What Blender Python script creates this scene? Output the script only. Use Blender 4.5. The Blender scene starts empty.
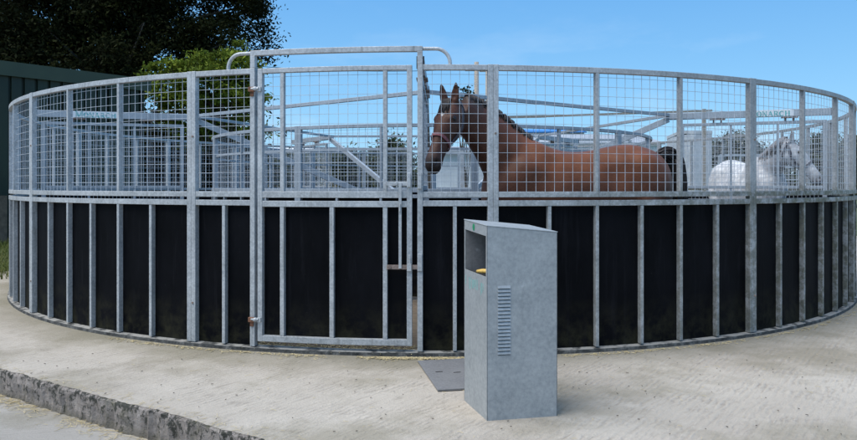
import bpy, bmesh, math, random
import numpy as np
from mathutils import Vector, Matrix, Euler
PI = math.pi
random.seed(7); rng = np.random.default_rng(7)
sc = bpy.context.scene
COL = sc.collection
F, CX, HY, EYE, D0 = 679.0, 428.5, 185.7, 1.30, 11.0      # lens in photo pixels, horizon row, eye height
CAMX = -0.05
def gp(px, d, z=None, py=None):
    """point at photo column px and distance d from the camera plane"""
    X = CAMX + (px-CX)/F*d
    if z is None: z = EYE + (HY-py)/F*d
    return Vector((X, d-D0, z))

# ------------------------------------------------------------------ materials
MATS = {}
def nodes(name):
    m = bpy.data.materials.new(name); m.use_nodes = True
    nt = m.node_tree; b = nt.nodes['Principled BSDF']
    return m, nt, b
def N(nt, t, **kw):
    n = nt.nodes.new(t)
    for k, v in kw.items():
        if k in ('operation','blend_type','data_type','noise_dimensions','wave_type','bands_direction','feature','attribute_name','distance','vector_type'): setattr(n, k, v)
        else: n.inputs[k].default_value = v
    return n
def ramp(nt, fac, stops):
    r = nt.nodes.new('ShaderNodeValToRGB'); nt.links.new(fac, r.inputs[0])
    el = r.color_ramp.elements
    while len(el) < len(stops): el.new(0.5)
    for e, (p, c) in zip(el, stops):
        e.position = p; e.color = (*c, 1) if len(c) == 3 else c
    return r.outputs[0]
def noise(nt, vec, scale, detail=4, rough=.55):
    n = nt.nodes.new('ShaderNodeTexNoise'); n.inputs['Scale'].default_value = scale
    n.inputs['Detail'].default_value = detail; n.inputs['Roughness'].default_value = rough
    if vec is not None: nt.links.new(vec, n.inputs['Vector'])
    return n.outputs['Fac']
def mapv(nt, vec, scale=(1,1,1), rot=(0,0,0)):
    m = nt.nodes.new('ShaderNodeMapping'); m.inputs['Scale'].default_value = scale; m.inputs['Rotation'].default_value = rot
    nt.links.new(vec, m.inputs['Vector']); return m.outputs[0]
def pos(nt): return nt.nodes.new('ShaderNodeNewGeometry').outputs['Position']
def mixc(nt, fac, a, b, mode='MIX'):
    m = nt.nodes.new('ShaderNodeMix'); m.data_type = 'RGBA'; m.blend_type = mode
    for s, v in ((0, fac), (6, a), (7, b)):
        if isinstance(v, (int, float)): m.inputs[s].default_value = v
        elif isinstance(v, tuple): m.inputs[s].default_value = (*v, 1)
        else: nt.links.new(v, m.inputs[s])
    return m.outputs[2]
def math_(nt, op, a, b=0.0, clamp=False):
    m = nt.nodes.new('ShaderNodeMath'); m.operation = op; m.use_clamp = clamp
    for s, v in ((0, a), (1, b)):
        if isinstance(v, (int, float)): m.inputs[s].default_value = v
        else: nt.links.new(v, m.inputs[s])
    return m.outputs[0]
def bump(nt, b, h, strength, dist=.01):
    n = nt.nodes.new('ShaderNodeBump'); n.inputs['Strength'].default_value = strength; n.inputs['Distance'].default_value = dist
    nt.links.new(h, n.inputs['Height']); nt.links.new(n.outputs[0], b.inputs['Normal'])
def mrange(nt, v, a, b_, c=0.0, d=1.0):
    n = nt.nodes.new('ShaderNodeMapRange'); nt.links.new(v, n.inputs[0])
    for i, x in enumerate((a, b_, c, d)): n.inputs[i+1].default_value = x
    return n.outputs[0]

def simple(name, col, rough=.6, metal=0.0, var=.25, scale=6, bs=0.0):
    m, nt, b = nodes(name); p = pos(nt)
    f = noise(nt, p, scale, 5)
    dk = tuple(c*(1-var) for c in col); lt = tuple(min(1, c*(1+var)) for c in col)
    nt.links.new(ramp(nt, f, [(.3, dk), (.7, lt)]), b.inputs['Base Color'])
    b.inputs['Roughness'].default_value = rough; b.inputs['Metallic'].default_value = metal
    if bs: bump(nt, b, noise(nt, p, scale*4, 4), bs)
    MATS[name] = m; return m

def galv(name, c0, c1, algae=0.0, seedscale=1.0, streak=.55):
    m, nt, b = nodes(name); p = pos(nt)
    big = noise(nt, p, 5.0, 5, .6)
    v = nt.nodes.new('ShaderNodeTexVoronoi'); v.inputs['Scale'].default_value = 120*seedscale; nt.links.new(p, v.inputs['Vector'])
    spang = noise(nt, p, 55*seedscale, 3, .6)
    f = math_(nt, 'ADD', math_(nt, 'MULTIPLY', big, .45), math_(nt, 'MULTIPLY', spang, .55))
    col = ramp(nt, f, [(.32, c0), (.68, c1)])
    # rain streaks and grime (vertical)
    st = noise(nt, mapv(nt, p, (26, 26, 1.4)), 1.0, 4, .6)
    stm = mrange(nt, st, .56, .75, 0, streak)
    col = mixc(nt, stm, col, (.13, .135, .125))
    # white oxide blooms
    wb = mrange(nt, noise(nt, p, 16, 5, .7), .62, .75, 0, .4)
    col = mixc(nt, wb, col, (.62, .64, .65))
    if algae:
        sx = nt.nodes.new('ShaderNodeSeparateXYZ'); nt.links.new(p, sx.inputs[0])
        right = mrange(nt, sx.outputs[0], .2, 3.5, .12, 1.0)
        grime = math_(nt, 'MULTIPLY', mrange(nt, sx.outputs[0], .4, 3.0, 0, .50), mrange(nt, noise(nt, p, 3, 5), .25, .6, .5, 1))
        col = mixc(nt, grime, col, (.15, .16, .16))
        up = math_(nt, 'SUBTRACT', 1.0, mrange(nt, math_(nt, 'ABSOLUTE', math_(nt, 'SUBTRACT', sx.outputs[2], 1.19)), .05, .16), True)
        low = mrange(nt, sx.outputs[2], .55, .05, .0, 1.0)
        lowr = mrange(nt, sx.outputs[2], 1.25, 1.1, 0.0, .85)
        where = math_(nt, 'MAXIMUM', math_(nt, 'MAXIMUM', up, low), lowr)
        n2 = mrange(nt, noise(nt, p, 11, 7, .75), .40, .54)
        a = math_(nt, 'MULTIPLY', math_(nt, 'MULTIPLY', where, right), math_(nt, 'MULTIPLY', n2, algae), True)
        col = mixc(nt, a, col, ramp(nt, noise(nt, p, 30, 4), [(.4, (.055, .06, .035)), (.65, (.13, .125, .075))]))
    nt.links.new(col, b.inputs['Base Color'])
    b.inputs['Metallic'].default_value = .25
    nt.links.new(mrange(nt, f, .3, .7, .62, .42), b.inputs['Roughness'])
    bump(nt, b, spang, .12, .002)
    MATS[name] = m; return m
galv('galvanised', (.26, .274, .280), (.58, .588, .585), .9)
galv('galvanised_inner', (.27, .30, .33), (.42, .46, .49), 0)
galv('galvanised_bin', (.25, .266, .268), (.40, .415, .412), 0, .8, .12)
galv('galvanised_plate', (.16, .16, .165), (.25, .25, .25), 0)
# wire
m, nt, b = nodes('wire'); p = pos(nt)
nt.links.new(ramp(nt, noise(nt, p, 14, 4), [(.3, (.40, .43, .46)), (.7, (.58, .61, .64))]), b.inputs['Base Color'])
b.inputs['Metallic'].default_value = .1; b.inputs['Roughness'].default_value = .5; MATS['wire'] = m
# rubber sheet
m, nt, b = nodes('rubber'); p = pos(nt)
d1 = noise(nt, mapv(nt, p, (1.6, 1.6, .8)), 1.6, 7, .65)
base = ramp(nt, d1, [(.35, (.0012, .0014, .002)), (.7, (.005, .0053, .007))])
spk = mrange(nt, noise(nt, p, 38, 4, .75), .68, .74, 0, .7)
base = mixc(nt, spk, base, (.035, .035, .036))
sx = nt.nodes.new('ShaderNodeSeparateXYZ'); nt.links.new(p, sx.inputs[0])
low = math_(nt, 'MULTIPLY', mrange(nt, sx.outputs[2], .42, .05, 0, 1), mrange(nt, noise(nt, p, 7, 6, .7), .42, .66), True)
base = mixc(nt, math_(nt, 'MULTIPLY', low, .75), base, (.034, .032, .018))
streak = mrange(nt, noise(nt, mapv(nt, p, (14, 14, 1.1)), 1, 6, .68), .55, .8, 0, .7)
base = mixc(nt, streak, base, (.014, .014, .017))
nt.links.new(base, b.inputs['Base Color']); b.inputs['Roughness'].default_value = .62
b.inputs['Specular IOR Level'].default_value = .07
bump(nt, b, d1, .25, .02); MATS['rubber'] = m
# concrete with brushed ridges
def concrete(name, dark, mid, light, ridges=1.0, ang=42):
    m, nt, b = nodes(name); p = pos(nt)
    warp = nt.nodes.new('ShaderNodeTexNoise'); warp.inputs['Scale'].default_value = .9; warp.inputs['Detail'].default_value = 3
    nt.links.new(p, warp.inputs['Vector'])
    wv = nt.nodes.new('ShaderNodeVectorMath'); wv.operation = 'MULTIPLY_ADD'; nt.links.new(warp.outputs['Color'], wv.inputs[0])
    wv.inputs[1].default_value = (.05, .05, 0); nt.links.new(p, wv.inputs[2])
    pr = mapv(nt, wv.outputs[0], (1, 1, 1), (0, 0, math.radians(-ang)))
    brush = noise(nt, mapv(nt, pr, (3.2, 26, 1)), 1.0, 5, .65)
    brush2 = noise(nt, mapv(nt, pr, (9.0, 70, 1)), 1.0, 4, .6)
    blot = noise(nt, p, .8, 6, .6); fine = noise(nt, p, 75, 4, .7); mids = noise(nt, p, 6, 6, .65)
    base = ramp(nt, blot, [(.32, mid), (.68, light)])
    bf = math_(nt, 'ADD', math_(nt, 'MULTIPLY', brush, .6), math_(nt, 'MULTIPLY', brush2, .4))
    rm = mrange(nt, bf, .48, .36, 0, .5*ridges)
    rm = math_(nt, 'MULTIPLY', rm, mrange(nt, mids, .35, .62, .15, 1))
    base = mixc(nt, rm, base, dark)
    base = mixc(nt, mrange(nt, mids, .57, .74, 0, .5), base, tuple(c*.72 for c in mid))
    base = mixc(nt, mrange(nt, fine, .60, .74, 0, .55), base, tuple(c*.55 for c in mid))
    base = mixc(nt, mrange(nt, fine, .40, .27, 0, .4), base, tuple(min(1, c*1.25) for c in light))
    pits = mrange(nt, noise(nt, p, 30, 5, .8), .67, .74, 0, .6)
    base = mixc(nt, pits, base, tuple(c*.32 for c in mid))
    wt = nt.nodes.new('ShaderNodeTexWave'); wt.wave_type = 'BANDS'; wt.bands_direction = 'Y'; wt.inputs['Scale'].default_value = 7.6
    wt.inputs['Distortion'].default_value = 5.5; wt.inputs['Detail'].default_value = 3; wt.inputs['Detail Scale'].default_value = 1.6; wt.inputs['Detail Roughness'].default_value = .6
    nt.links.new(pr, wt.inputs['Vector']); wave = wt.outputs['Fac']
    wm_ = math_(nt, 'MULTIPLY', mrange(nt, wave, .5, .1, 0, .34*ridges), mrange(nt, noise(nt, p, 4.3, 6, .75), .47, .64, 0, 1))
    base = mixc(nt, wm_, base, dark)
    wl_ = math_(nt, 'MULTIPLY', mrange(nt, wave, .7, .98, 0, .22*ridges), mrange(nt, noise(nt, p, 9, 6, .75), .50, .66, 0, 1))
    base = mixc(nt, wl_, base, tuple(min(1, c*1.3) for c in light))
    # old damp / algae blotches
    sp = math_(nt, 'MULTIPLY', mrange(nt, noise(nt, p, 1.1, 7, .66), .47, .62), .52, True)
    base = mixc(nt, sp, base, (dark[0]*.95, dark[1]*.97, dark[2]*.8))
    # dirty band round the foot of the ring fence
    sx = nt.nodes.new('ShaderNodeSeparateXYZ'); nt.links.new(p, sx.inputs[0])
    rr = math_(nt, 'SQRT', math_(nt, 'ADD', math_(nt, 'MULTIPLY', sx.outputs[0], sx.outputs[0]), math_(nt, 'MULTIPLY', sx.outputs[1], sx.outputs[1])))
    rr = math_(nt, 'ADD', rr, math_(nt, 'MULTIPLY', math_(nt, 'SUBTRACT', mids, .5), .5))
    band = mrange(nt, rr, 6.3, 5.85, 0, .65)
    base = mixc(nt, band, base, (.17, .155, .105))
    nt.links.new(base, b.inputs['Base Color']); b.inputs['Roughness'].default_value = .93
    b.inputs['Specular IOR Level'].default_value = .2
    h = math_(nt, 'ADD', math_(nt, 'ADD', math_(nt, 'MULTIPLY', bf, .7*ridges), math_(nt, 'MULTIPLY', math_(nt, 'MULTIPLY', wave, mrange(nt, noise(nt, p, 4.3, 6, .75), .42, .64, .1, 1)), .34*ridges)), math_(nt, 'MULTIPLY', fine, .35))
    bump(nt, b, h, .8, .02); MATS[name] = m; return m
concrete('concrete', (.19, .165, .135), (.34, .30, .25), (.445, .402, .342), 1.1, 52)
concrete('road_concrete', (.17, .15, .125), (.27, .25, .22), (.35, .325, .29), .5, 20)
# mossy kerb face
m, nt, b = nodes('kerb_concrete'); p = pos(nt)
q = mapv(nt, p, (1, 1, .8))
nn = noise(nt, q, 9, 8, .72); n2 = noise(nt, q, 26, 6, .7)
sx = nt.nodes.new('ShaderNodeSeparateXYZ'); nt.links.new(p, sx.inputs[0])
hgt = mrange(nt, sx.outputs[2], -.15, -.02, 0, .09)
base = ramp(nt, nn, [(.3, (.20, .17, .145)), (.62, (.38, .33, .29))])
n3 = noise(nt, mapv(nt, p, (1, 1, .75)), 19, 8, .75)
base = mixc(nt, mrange(nt, math_(nt, 'ADD', n3, hgt), .555, .62, 0, .92), base, (.030, .032, .022))
base = mixc(nt, mrange(nt, noise(nt, p, 5, 6, .7), .52, .66, 0, .6), base, (.12, .115, .065))
base = mixc(nt, mrange(nt, sx.outputs[2], -.12, -.18, 0, .7), base, (.10, .09, .055))
nt.links.new(base, b.inputs['Base Color']); b.inputs['Roughness'].default_value = .95; bump(nt, b, math_(nt, 'ADD', n2, n3), .9, .03); MATS['kerb_concrete'] = m
m, nt, b = nodes('edging'); p = pos(nt); sx = nt.nodes.new('ShaderNodeSeparateXYZ'); nt.links.new(p, sx.inputs[0])
base = ramp(nt, noise(nt, p, 13, 7, .7), [(.38, (.020, .021, .019)), (.52, (.06, .06, .056)), (.68, (.17, .165, .15))])
base = mixc(nt, math_(nt, 'MULTIPLY', mrange(nt, sx.outputs[2], .024, .028), mrange(nt, noise(nt, p, 10, 5), .40, .52)), base, (.27, .26, .235))
nt.links.new(base, b.inputs['Base Color']); b.inputs['Roughness'].default_value = .9; bump(nt, b, noise(nt, p, 40, 5), .5, .01); MATS['edging'] = m
simple('sand', (.10, .075, .05), .95, 0, .35, 14, .5)
simple('grass', (.075, .095, .025), .9, 0, .45, 3, .5)
simple('timber', (.13, .095, .065), .85, 0, .35, 9, .3)
simple('old_timber', (.30, .27, .23), .85, 0, .3, 20, .3)
simple('black_plastic', (.012, .012, .013), .5)
simple('rust', (.17, .075, .04), .85, 0, .45, 30, .3)
simple('rusty_steel', (.25, .19, .16), .7, .3, .35, 30, .3)
simple('white_wall', (.66, .68, .70), .8, 0, .12, 2, .1)
simple('pale_wall', (.42, .45, .48), .8, 0, .2, 3, .1)
simple('beige_wall', (.42, .36, .28), .85, 0, .2, 1.3, .1)
simple('roof_grey', (.34, .36, .38), .6, .2, .15, 2)
simple('roof_blue', (.05, .22, .55), .5, 0, .1, 2)
simple('window_dark', (.03, .035, .04), .15)
simple('straw', (.46, .37, .20), .8, 0, .35, 40)
simple('bark', (.075, .06, .045), .95, 0, .4, 10, .6)
simple('teal_paint', (.12, .40, .40), .5, 0, .12, 40)
simple('teal_faded', (.19, .36, .335), .6, 0, .25, 60)
simple('green_sticker', (.02, .22, .10), .5, 0, .1, 40)
simple('sign_white', (.66, .70, .72), .45, 0, .08, 20)
simple('inner_dark', (.05, .055, .06), .6, .2, .3, 20)
simple('yellow_handle', (.62, .40, .10), .5, 0, .3, 30)
simple('wire_cable', (.02, .02, .02), .6)
# corrugated green cladding
m, nt, b = nodes('green_cladding'); p = pos(nt)
base = ramp(nt, noise(nt, mapv(nt, p, (2, 2, .5)), 1.4, 5), [(.3, (.012, .020, .009)), (.7, (.020, .031, .014))])
nt.links.new(base, b.inputs['Base Color']); b.inputs['Roughness'].default_value = .55; MATS['green_cladding'] = m
simple('green_trim', (.038, .052, .026), .5, 0, .12, 2)
def leafmat(name, a, c, e, scale=.5):
    m, nt, b = nodes(name); p = pos(nt)
    f = math_(nt, 'ADD', math_(nt, 'MULTIPLY', noise(nt, p, scale, 4, .6), .6), math_(nt, 'MULTIPLY', noise(nt, p, 9, 3), .4))
    col = ramp(nt, f, [(.36, a), (.5, c), (.64, e)])
    nt.links.new(col, b.inputs['Base Color']); b.inputs['Roughness'].default_value = .75; b.inputs['Specular IOR Level'].default_value = .07
    tr = nt.nodes.new('ShaderNodeBsdfTranslucent'); nt.links.new(col, tr.inputs['Color'])
    mx = nt.nodes.new('ShaderNodeMixShader'); mx.inputs[0].default_value = .22
    nt.links.new(b.outputs[0], mx.inputs[1]); nt.links.new(tr.outputs[0], mx.inputs[2])
    nt.links.new(mx.outputs[0], nt.nodes['Material Output'].inputs['Surface'])
    MATS[name] = m; return m
leafmat('leaf_dark', (.008, .010, .004), (.017, .020, .007), (.045, .047, .013), .7)  # dark base colour carries the backlit shade of the big tree
leafmat('leaf_bright', (.028, .042, .010), (.12, .16, .02), (.30, .35, .05), 1.4)
leafmat('leaf_far', (.05, .065, .04), (.08, .095, .055), (.12, .13, .08), .5)
leafmat('leaf_grey', (.10, .115, .10), (.17, .185, .165), (.26, .27, .25), .5)
leafmat('grass_blade', (.06, .075, .02), (.11, .13, .035), (.20, .19, .08), 2)

# ------------------------------------------------------------------ mesh helpers
class MB:
    def __init__(s): s.v = []; s.f = []
    def add(s, vs, fs):
        o = len(s.v); s.v += [tuple(v) for v in vs]; s.f += [tuple(i+o for i in f) for f in fs]
    def box(s, c, size, ax=None):
        """c centre, size full, ax = 3 axis vectors"""
        c = Vector(c); ax = ax or (Vector((1,0,0)), Vector((0,1,0)), Vector((0,0,1)))
        h = [x/2 for x in size]; vs = []
        for i in (-1, 1):
            for j in (-1, 1):
                for k in (-1, 1): vs.append(c+ax[0]*h[0]*i+ax[1]*h[1]*j+ax[2]*h[2]*k)
        s.add(vs, [(0,1,3,2),(4,6,7,5),(0,4,5,1),(2,3,7,6),(0,2,6,4),(1,5,7,3)])
    def bar(s, a, b, w, h, up=Vector((0,0,1)), ext=0):
        a = Vector(a); b = Vector(b); d = (b-a); L = d.length; d.normalize()
        sd = d.cross(up)
        if sd.length < 1e-4: sd = d.cross(Vector((0,1,0)))
        sd.normalize(); u = sd.cross(d).normalized()
        s.box((a+b)/2, (L+ext, w, h), (d, sd, u))
    def tube(s, pts, r, n=6, closed=False, caps=True):
        pts = [Vector(p) for p in pts]; m = len(pts); rr = r if isinstance(r, (list, tuple)) else [r]*m
        u = None; rings = []
        for i, p in enumerate(pts):
            if closed: t = pts[(i+1) % m]-pts[i-1]
            else: t = pts[min(i+1, m-1)]-pts[max(i-1, 0)]
            t.normalize()
            if u is None:
                u = t.orthogonal().normalized()
            u = (u-t*u.dot(t)).normalized(); w = t.cross(u)
            rings.append([p+(u*math.cos(2*PI*k/n)+w*math.sin(2*PI*k/n))*rr[i] for k in range(n)])
        s.loft(rings, closed, caps)
    def loft(s, rings, closed=False, caps=True):
        n = len(rings[0]); vs = [v for r in rings for v in r]; fs = []
        m = len(rings)
        for i in range(m if closed else m-1):
            j = (i+1) % m
            for k in range(n):
                l = (k+1) % n; fs.append((i*n+k, i*n+l, j*n+l, j*n+k))
        if caps and not closed:
            fs.append(tuple(range(n-1, -1, -1))); fs.append(tuple((m-1)*n+k for k in range(n)))
        s.add(vs, fs)
    def ell(s, c, r, ax=None, nu=12, nv=8):
        c = Vector(c); ax = ax or (Vector((1,0,0)), Vector((0,1,0)), Vector((0,0,1)))
        vs = []; fs = []
        for i in range(nv+1):
            th = PI*(i+.001)/(nv+.002)
            for k in range(nu):
                ph = 2*PI*k/nu
                vs.append(c+ax[0]*r[0]*math.sin(th)*math.cos(ph)+ax[1]*r[1]*math.sin(th)*math.sin(ph)+ax[2]*r[2]*math.cos(th))
        for i in range(nv):
            for k in range(nu):
                l = (k+1) % nu; fs.append((i*nu+k, i*nu+l, (i+1)*nu+l, (i+1)*nu+k))
        s.add(vs, fs)
    def arc(s, r0, r1, z0, z1, a0, a1, n=None):
        """curved bar following the ring, angles in degrees"""
        n = n or max(2, int(abs(a1-a0)/2)+1); rings = []
        for i in range(n+1):
            a = a0+(a1-a0)*i/n
            rings.append([P(r0, a, z0), P(r1, a, z0), P(r1, a, z1), P(r0, a, z1)])
        s.loft(rings)
    def build(s, name, mat, parent=None, smooth=False, bevel=0, rmat=None):
        me = bpy.data.meshes.new(name); me.from_pydata(s.v, [], s.f); me.update()
        bm = bmesh.new(); bm.from_mesh(me); bmesh.ops.recalc_face_normals(bm, faces=bm.faces); bm.to_mesh(me); bm.free()
        if smooth: me.polygons.foreach_set('use_smooth', [True]*len(me.polygons))
        o = bpy.data.objects.new(name, me); COL.objects.link(o)
        me.materials.append(MATS[mat])
        if bevel:
            bv = o.modifiers.new('Bevel', 'BEVEL'); bv.width = bevel; bv.segments = 2; bv.limit_method = 'ANGLE'
        if parent:
            o.parent = parent
            mw = PM.get(parent.name)
            if mw is not None: o.matrix_parent_inverse = mw.inverted()
        return o
PM = {}
def P(r, a, z):
    """ring coordinates: a = 0 nearest the camera, positive to the right (degrees)"""
    a = math.radians(a); return Vector((r*math.sin(a), -r*math.cos(a), z))
def frame(a):
    a = math.radians(a)
    return (Vector((math.cos(a), math.sin(a), 0)), Vector((math.sin(a), -math.cos(a), 0)), Vector((0,0,1)))  # tangent, outward, up
def tag(o, label, cat, group=None, kind=None):
    o['label'] = label; o['category'] = cat
    if group: o['group'] = group
    if kind: o['kind'] = kind
    return o
def empty(name, loc, rz=0):
    o = bpy.data.objects.new(name, None); COL.objects.link(o); o.location = loc; o.rotation_euler = (0,0,rz)
    o.empty_display_size = .2
    PM[o.name] = Matrix.Translation(Vector(loc)) @ Matrix.Rotation(rz, 4, 'Z')
    return o

# ------------------------------------------------------------------ setting
def struct(o): o['kind'] = 'structure'; return o
ka = gp(0, 4.82, 0); kb = gp(265, 3.47, 0)
kd = (kb-ka).normalized(); kn = Vector((-kd.y, kd.x, 0))     # kn points to the slab side (away from camera)
if kn.y < 0: kn = -kn
k0 = ka-kd*300; k1 = ka+kd*300
mb = MB()
lo = -.20; hi = -.015
vs = [k0+kn*.06+Vector((0,0,hi)), k1+kn*.06+Vector((0,0,hi)), k1+kn*400+Vector((0,0,hi)), k0+kn*400+Vector((0,0,hi)),
      k0+kn*.06+Vector((0,0,lo)), k1+kn*.06+Vector((0,0,lo)), k1-kn*300+Vector((0,0,lo)), k0-kn*300+Vector((0,0,lo))]
mb.add(vs, [(0,1,2,3), (0,1,5,4), (4,5,6,7)])
struct(mb.build('ground', 'grass'))
mb = MB(); z = -.175
mb.add([ka-kd*60+kn*.04+Vector((0,0,z)), ka+kd*60+kn*.04+Vector((0,0,z)), ka+kd*60-kn*30+Vector((0,0,z)), ka-kd*60-kn*30+Vector((0,0,z))], [(0,1,2,3)])
struct(mb.build('road', 'road_concrete'))
# concrete slab: top sheet with slightly ragged front edge, and the rough kerb face
N_E = 900; L0 = -9.0; L1 = 14.0
edge = []
wob = np.cumsum(rng.normal(0, .004, N_E)); wob -= np.convolve(wob, np.ones(60)/60, 'same')
for i in range(N_E):
    t = L0+(L1-L0)*i/(N_E-1)
    edge.append(ka+kd*t+kn*(float(wob[i])*1.0+random.gauss(0, .003)))
mb = MB()
A = ka+kd*L0; B = ka+kd*L1
back = [Vector((26, -14, 0)), Vector((26, 6.5, 0)), Vector((6.0, 6.5, 0)), Vector((0, 8.0, 0)), Vector((-6.3, 3, 0)), Vector((-6.5, -1.7, 0)), Vector((-9.5, -1.5, 0)), Vector((-14, -1.2, 0))]
vs = edge+back
mb.add(vs, [tuple(range(len(vs)))])
me_slab = mb.build('pavement', 'concrete'); struct(me_slab)
mb = MB()
rings = []
for i, e in enumerate(edge):
    j1 = random.gauss(0, .0035); j2 = random.gauss(0, .005)
    rings.append([e+Vector((0,0,-.002)), e-kn*(.010+abs(j1))+Vector((0,0,-.014+j1)), e-kn*(.016+j2)+Vector((0,0,-.07)), e-kn*(.012+j1)+Vector((0,0,-.13)), e-kn*(.02+j2)+Vector((0,0,-.19)), e+kn*.1+Vector((0,0,-.19)), e+kn*.1+Vector((0,0,-.003))])
mb.loft(rings); struct(mb.build('kerb', 'kerb_concrete', smooth=False))
# arena floor inside the walker
mb = MB(); mb.add([P(5.80, a*4, .012) for a in range(90)], [tuple(range(90))]); struct(mb.build('sand_floor', 'sand'))

# ------------------------------------------------------------------ outer ring fence
R = 5.83; S = R/D0
ZB, ZL0, ZL1, ZM0, ZM1, ZT0, ZT1 = .034, 1.143, 1.187, 1.211, 1.254, 2.184, 2.226
def phi_of(px):
    th = math.atan((px-CX)/F)
    X0 = CAMX
    # ray from camera (CAMX,-D0) direction (sin th, cos th) meets circle R on the near side
    ox, oy = X0, -D0; dx, dy = math.sin(th), math.cos(th)
    bq = ox*dx+oy*dy; cq = ox*ox+oy*oy-R*R; disc = max(bq*bq-cq, 0); t = -bq-math.sqrt(disc)
    return math.degrees(math.atan2(ox+t*dx, -(oy+t*dy)))
DEPTH = .05; RO = R; RI = R-DEPTH
def wire_mesh(mb, a0, a1, z0, z1, r, step=.075, w=.00145):
    L = math.radians(a1-a0)*r; n = max(1, int(round(L/step))); da = (a1-a0)/n
    for i in range(1, n):
        a = a0+da*i; mb.box(P(r, a, (z0+z1)/2), (w*2, w*2, z1-z0), frame(a))
    k = 1
    zz = z0+step
    while zz < z1-.01:
        rings = []
        for i in range(n+1):
            a = a0+da*i; q = r+w*2.02
            rings.append([P(q-w, a, zz-w), P(q+w, a, zz-w), P(q+w, a, zz+w), P(q-w, a, zz+w)])
        mb.loft(rings); zz += step
def hw(a, width=.04, r=R): return math.degrees(width/r)
def fence_panel(parent, a0, a1, studs, r=R, zs=(ZB, ZL0, ZL1, ZM0, ZM1, ZT0, ZT1), w=.042, top_studs=None, meshstep=.075, mat='galvanised', rubber=True, sw=.028, frame_left=True, frame_right=True):
    zb, zl0, zl1, zm0, zm1, zt0, zt1 = zs
    ri = r-DEPTH; g = math.degrees(w/r)
    fr = MB()
    for a, on in ((a0+g/2, frame_left), (a1-g/2, frame_right)):
        if on: fr.box(P(r-DEPTH/2, a, (zb+zt1+.003)/2), (w-.001, DEPTH, zt1+.003-zb), frame(a))
    b0 = a0+(g if frame_left else 0); b1 = a1-(g if frame_right else 0)
    fr.arc(ri+.003, r-.003, zt0, zt1, b0, b1)
    fr.arc(ri+.003, r-.002, zm0, zm1, b0, b1)
    fr.arc(ri+.003, r-.002, zl0, zl1, b0, b1)
    o = fr.build('fence_panel', mat, parent, bevel=.003)
    PM[o.name] = Matrix.Identity(4)
    for i, a in enumerate(studs):
        s_ = MB(); s_.box(P(r-.005-.0225, a, (zb+.004+zl0)/2), (sw, .045, zl0-zb-.004), frame(a)); s_.build('stud', mat, o, bevel=.003)
    for a in (top_studs if top_studs is not None else studs[1::2]):
        s_ = MB(); s_.box(P(r-.005-.0225, a, (zm1+zt0)/2), (sw, .045, zt0-zm1), frame(a)); s_.build('stud', mat, o, bevel=.003)
    wm = MB(); wire_mesh(wm, b0, b1, zm1, zt0, ri+.012, meshstep); wm.build('wire_mesh', 'wire', o)
    if rubber:
        rb = MB()
        rb.arc(ri-.012, ri+.002, zb, zl0+.02, a0+.02, a1-.02); rb.build('rubber_sheet', 'rubber', o)
    return o
outer = empty('horse_walker_fence', (0,0,0))
tag(outer, 'big round galvanised steel pen with wire mesh above black rubber sheeting', 'fence')
dbl = [phi_of(x) for x in (30.5, 191)]
pR = [phi_of(x) for x in (493.3, 753.5)]
gl = phi_of(254.6); gr = phi_of(417.3)
lst = [phi_of(x) for x in (149.7, 117.2, 89.7, 66.5, 47.5)]
fence_panel(outer, dbl[0], dbl[1], sorted(lst), top_studs=[lst[1], lst[3]])
fence_panel(outer, dbl[1], gl, [phi_of(223)], top_studs=[])
fence_panel(outer, gr, pR[0], [phi_of(455)], top_studs=[])
rst = [phi_of(x) for x in (550, 597.8, 642.7, 682, 718.6)]
fence_panel(outer, pR[0], pR[1], rst)
per = (360-(pR[1]-dbl[0]))/12
for k in range(12):
    a0 = pR[1]+per*k; a1 = a0+per
    fence_panel(outer, a0, a1, [a0+(a1-a0)*j/6 for j in range(1, 6)])
# steel edging round the foot
mb = MB(); 
rings = [[P(5.76, a*2, 0), P(5.842, a*2, 0), P(5.839, a*2, .027), P(5.76, a*2, .034)] for a in range(180)]
mb.loft(rings, closed=True); e = mb.build('base_edging', 'edging', outer)
e['label'] = 'low dirty edging strip round the foot of the pen'
# gate arch
zA0, zA1 = 2.325, 2.366
mb = MB()
for a, sgn in ((gl, -1), (gr, 1)):
    c = a+sgn*hw(0)/2
    mb.box(P(R-.02, c, (ZT1+.0035+zA0)/2), (.041, .041, zA0-ZT1-.0035), frame(c))
mb.arc(R-.042, R-.001, zA0, zA1, gl-hw(0), gr+hw(0), 24)
def hoop(a_in, a_out, sgn):
    """round pipe end: from the arch end down to the rail"""
    pts = []
    n = 10; rad = .11; arcl = math.radians(abs(a_out-a_in))*R
    a_st = a_in; zc = zA1-.018
    for i in range(4): pts.append((a_in+(a_out-a_in)*(1-rad/arcl)*i/4, zc))
    for i in range(n+1):
        t = PI/2*i/n
        da = (arcl-rad+rad*math.sin(t))/arcl; pts.append((a_in+(a_out-a_in)*da, zc-rad*(1-math.cos(t))))
    mb.tube([P(R-.022, a, z_) for a, z_ in pts]+[P(R-.022, a_out, ZT1-.004)], .015, 10)
hoop(gl-hw(0), phi_of(226.8), -1); hoop(gr+hw(0), phi_of(450.3), 1)
mb.build('gate_arch', 'galvanised', outer, bevel=.003)
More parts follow.
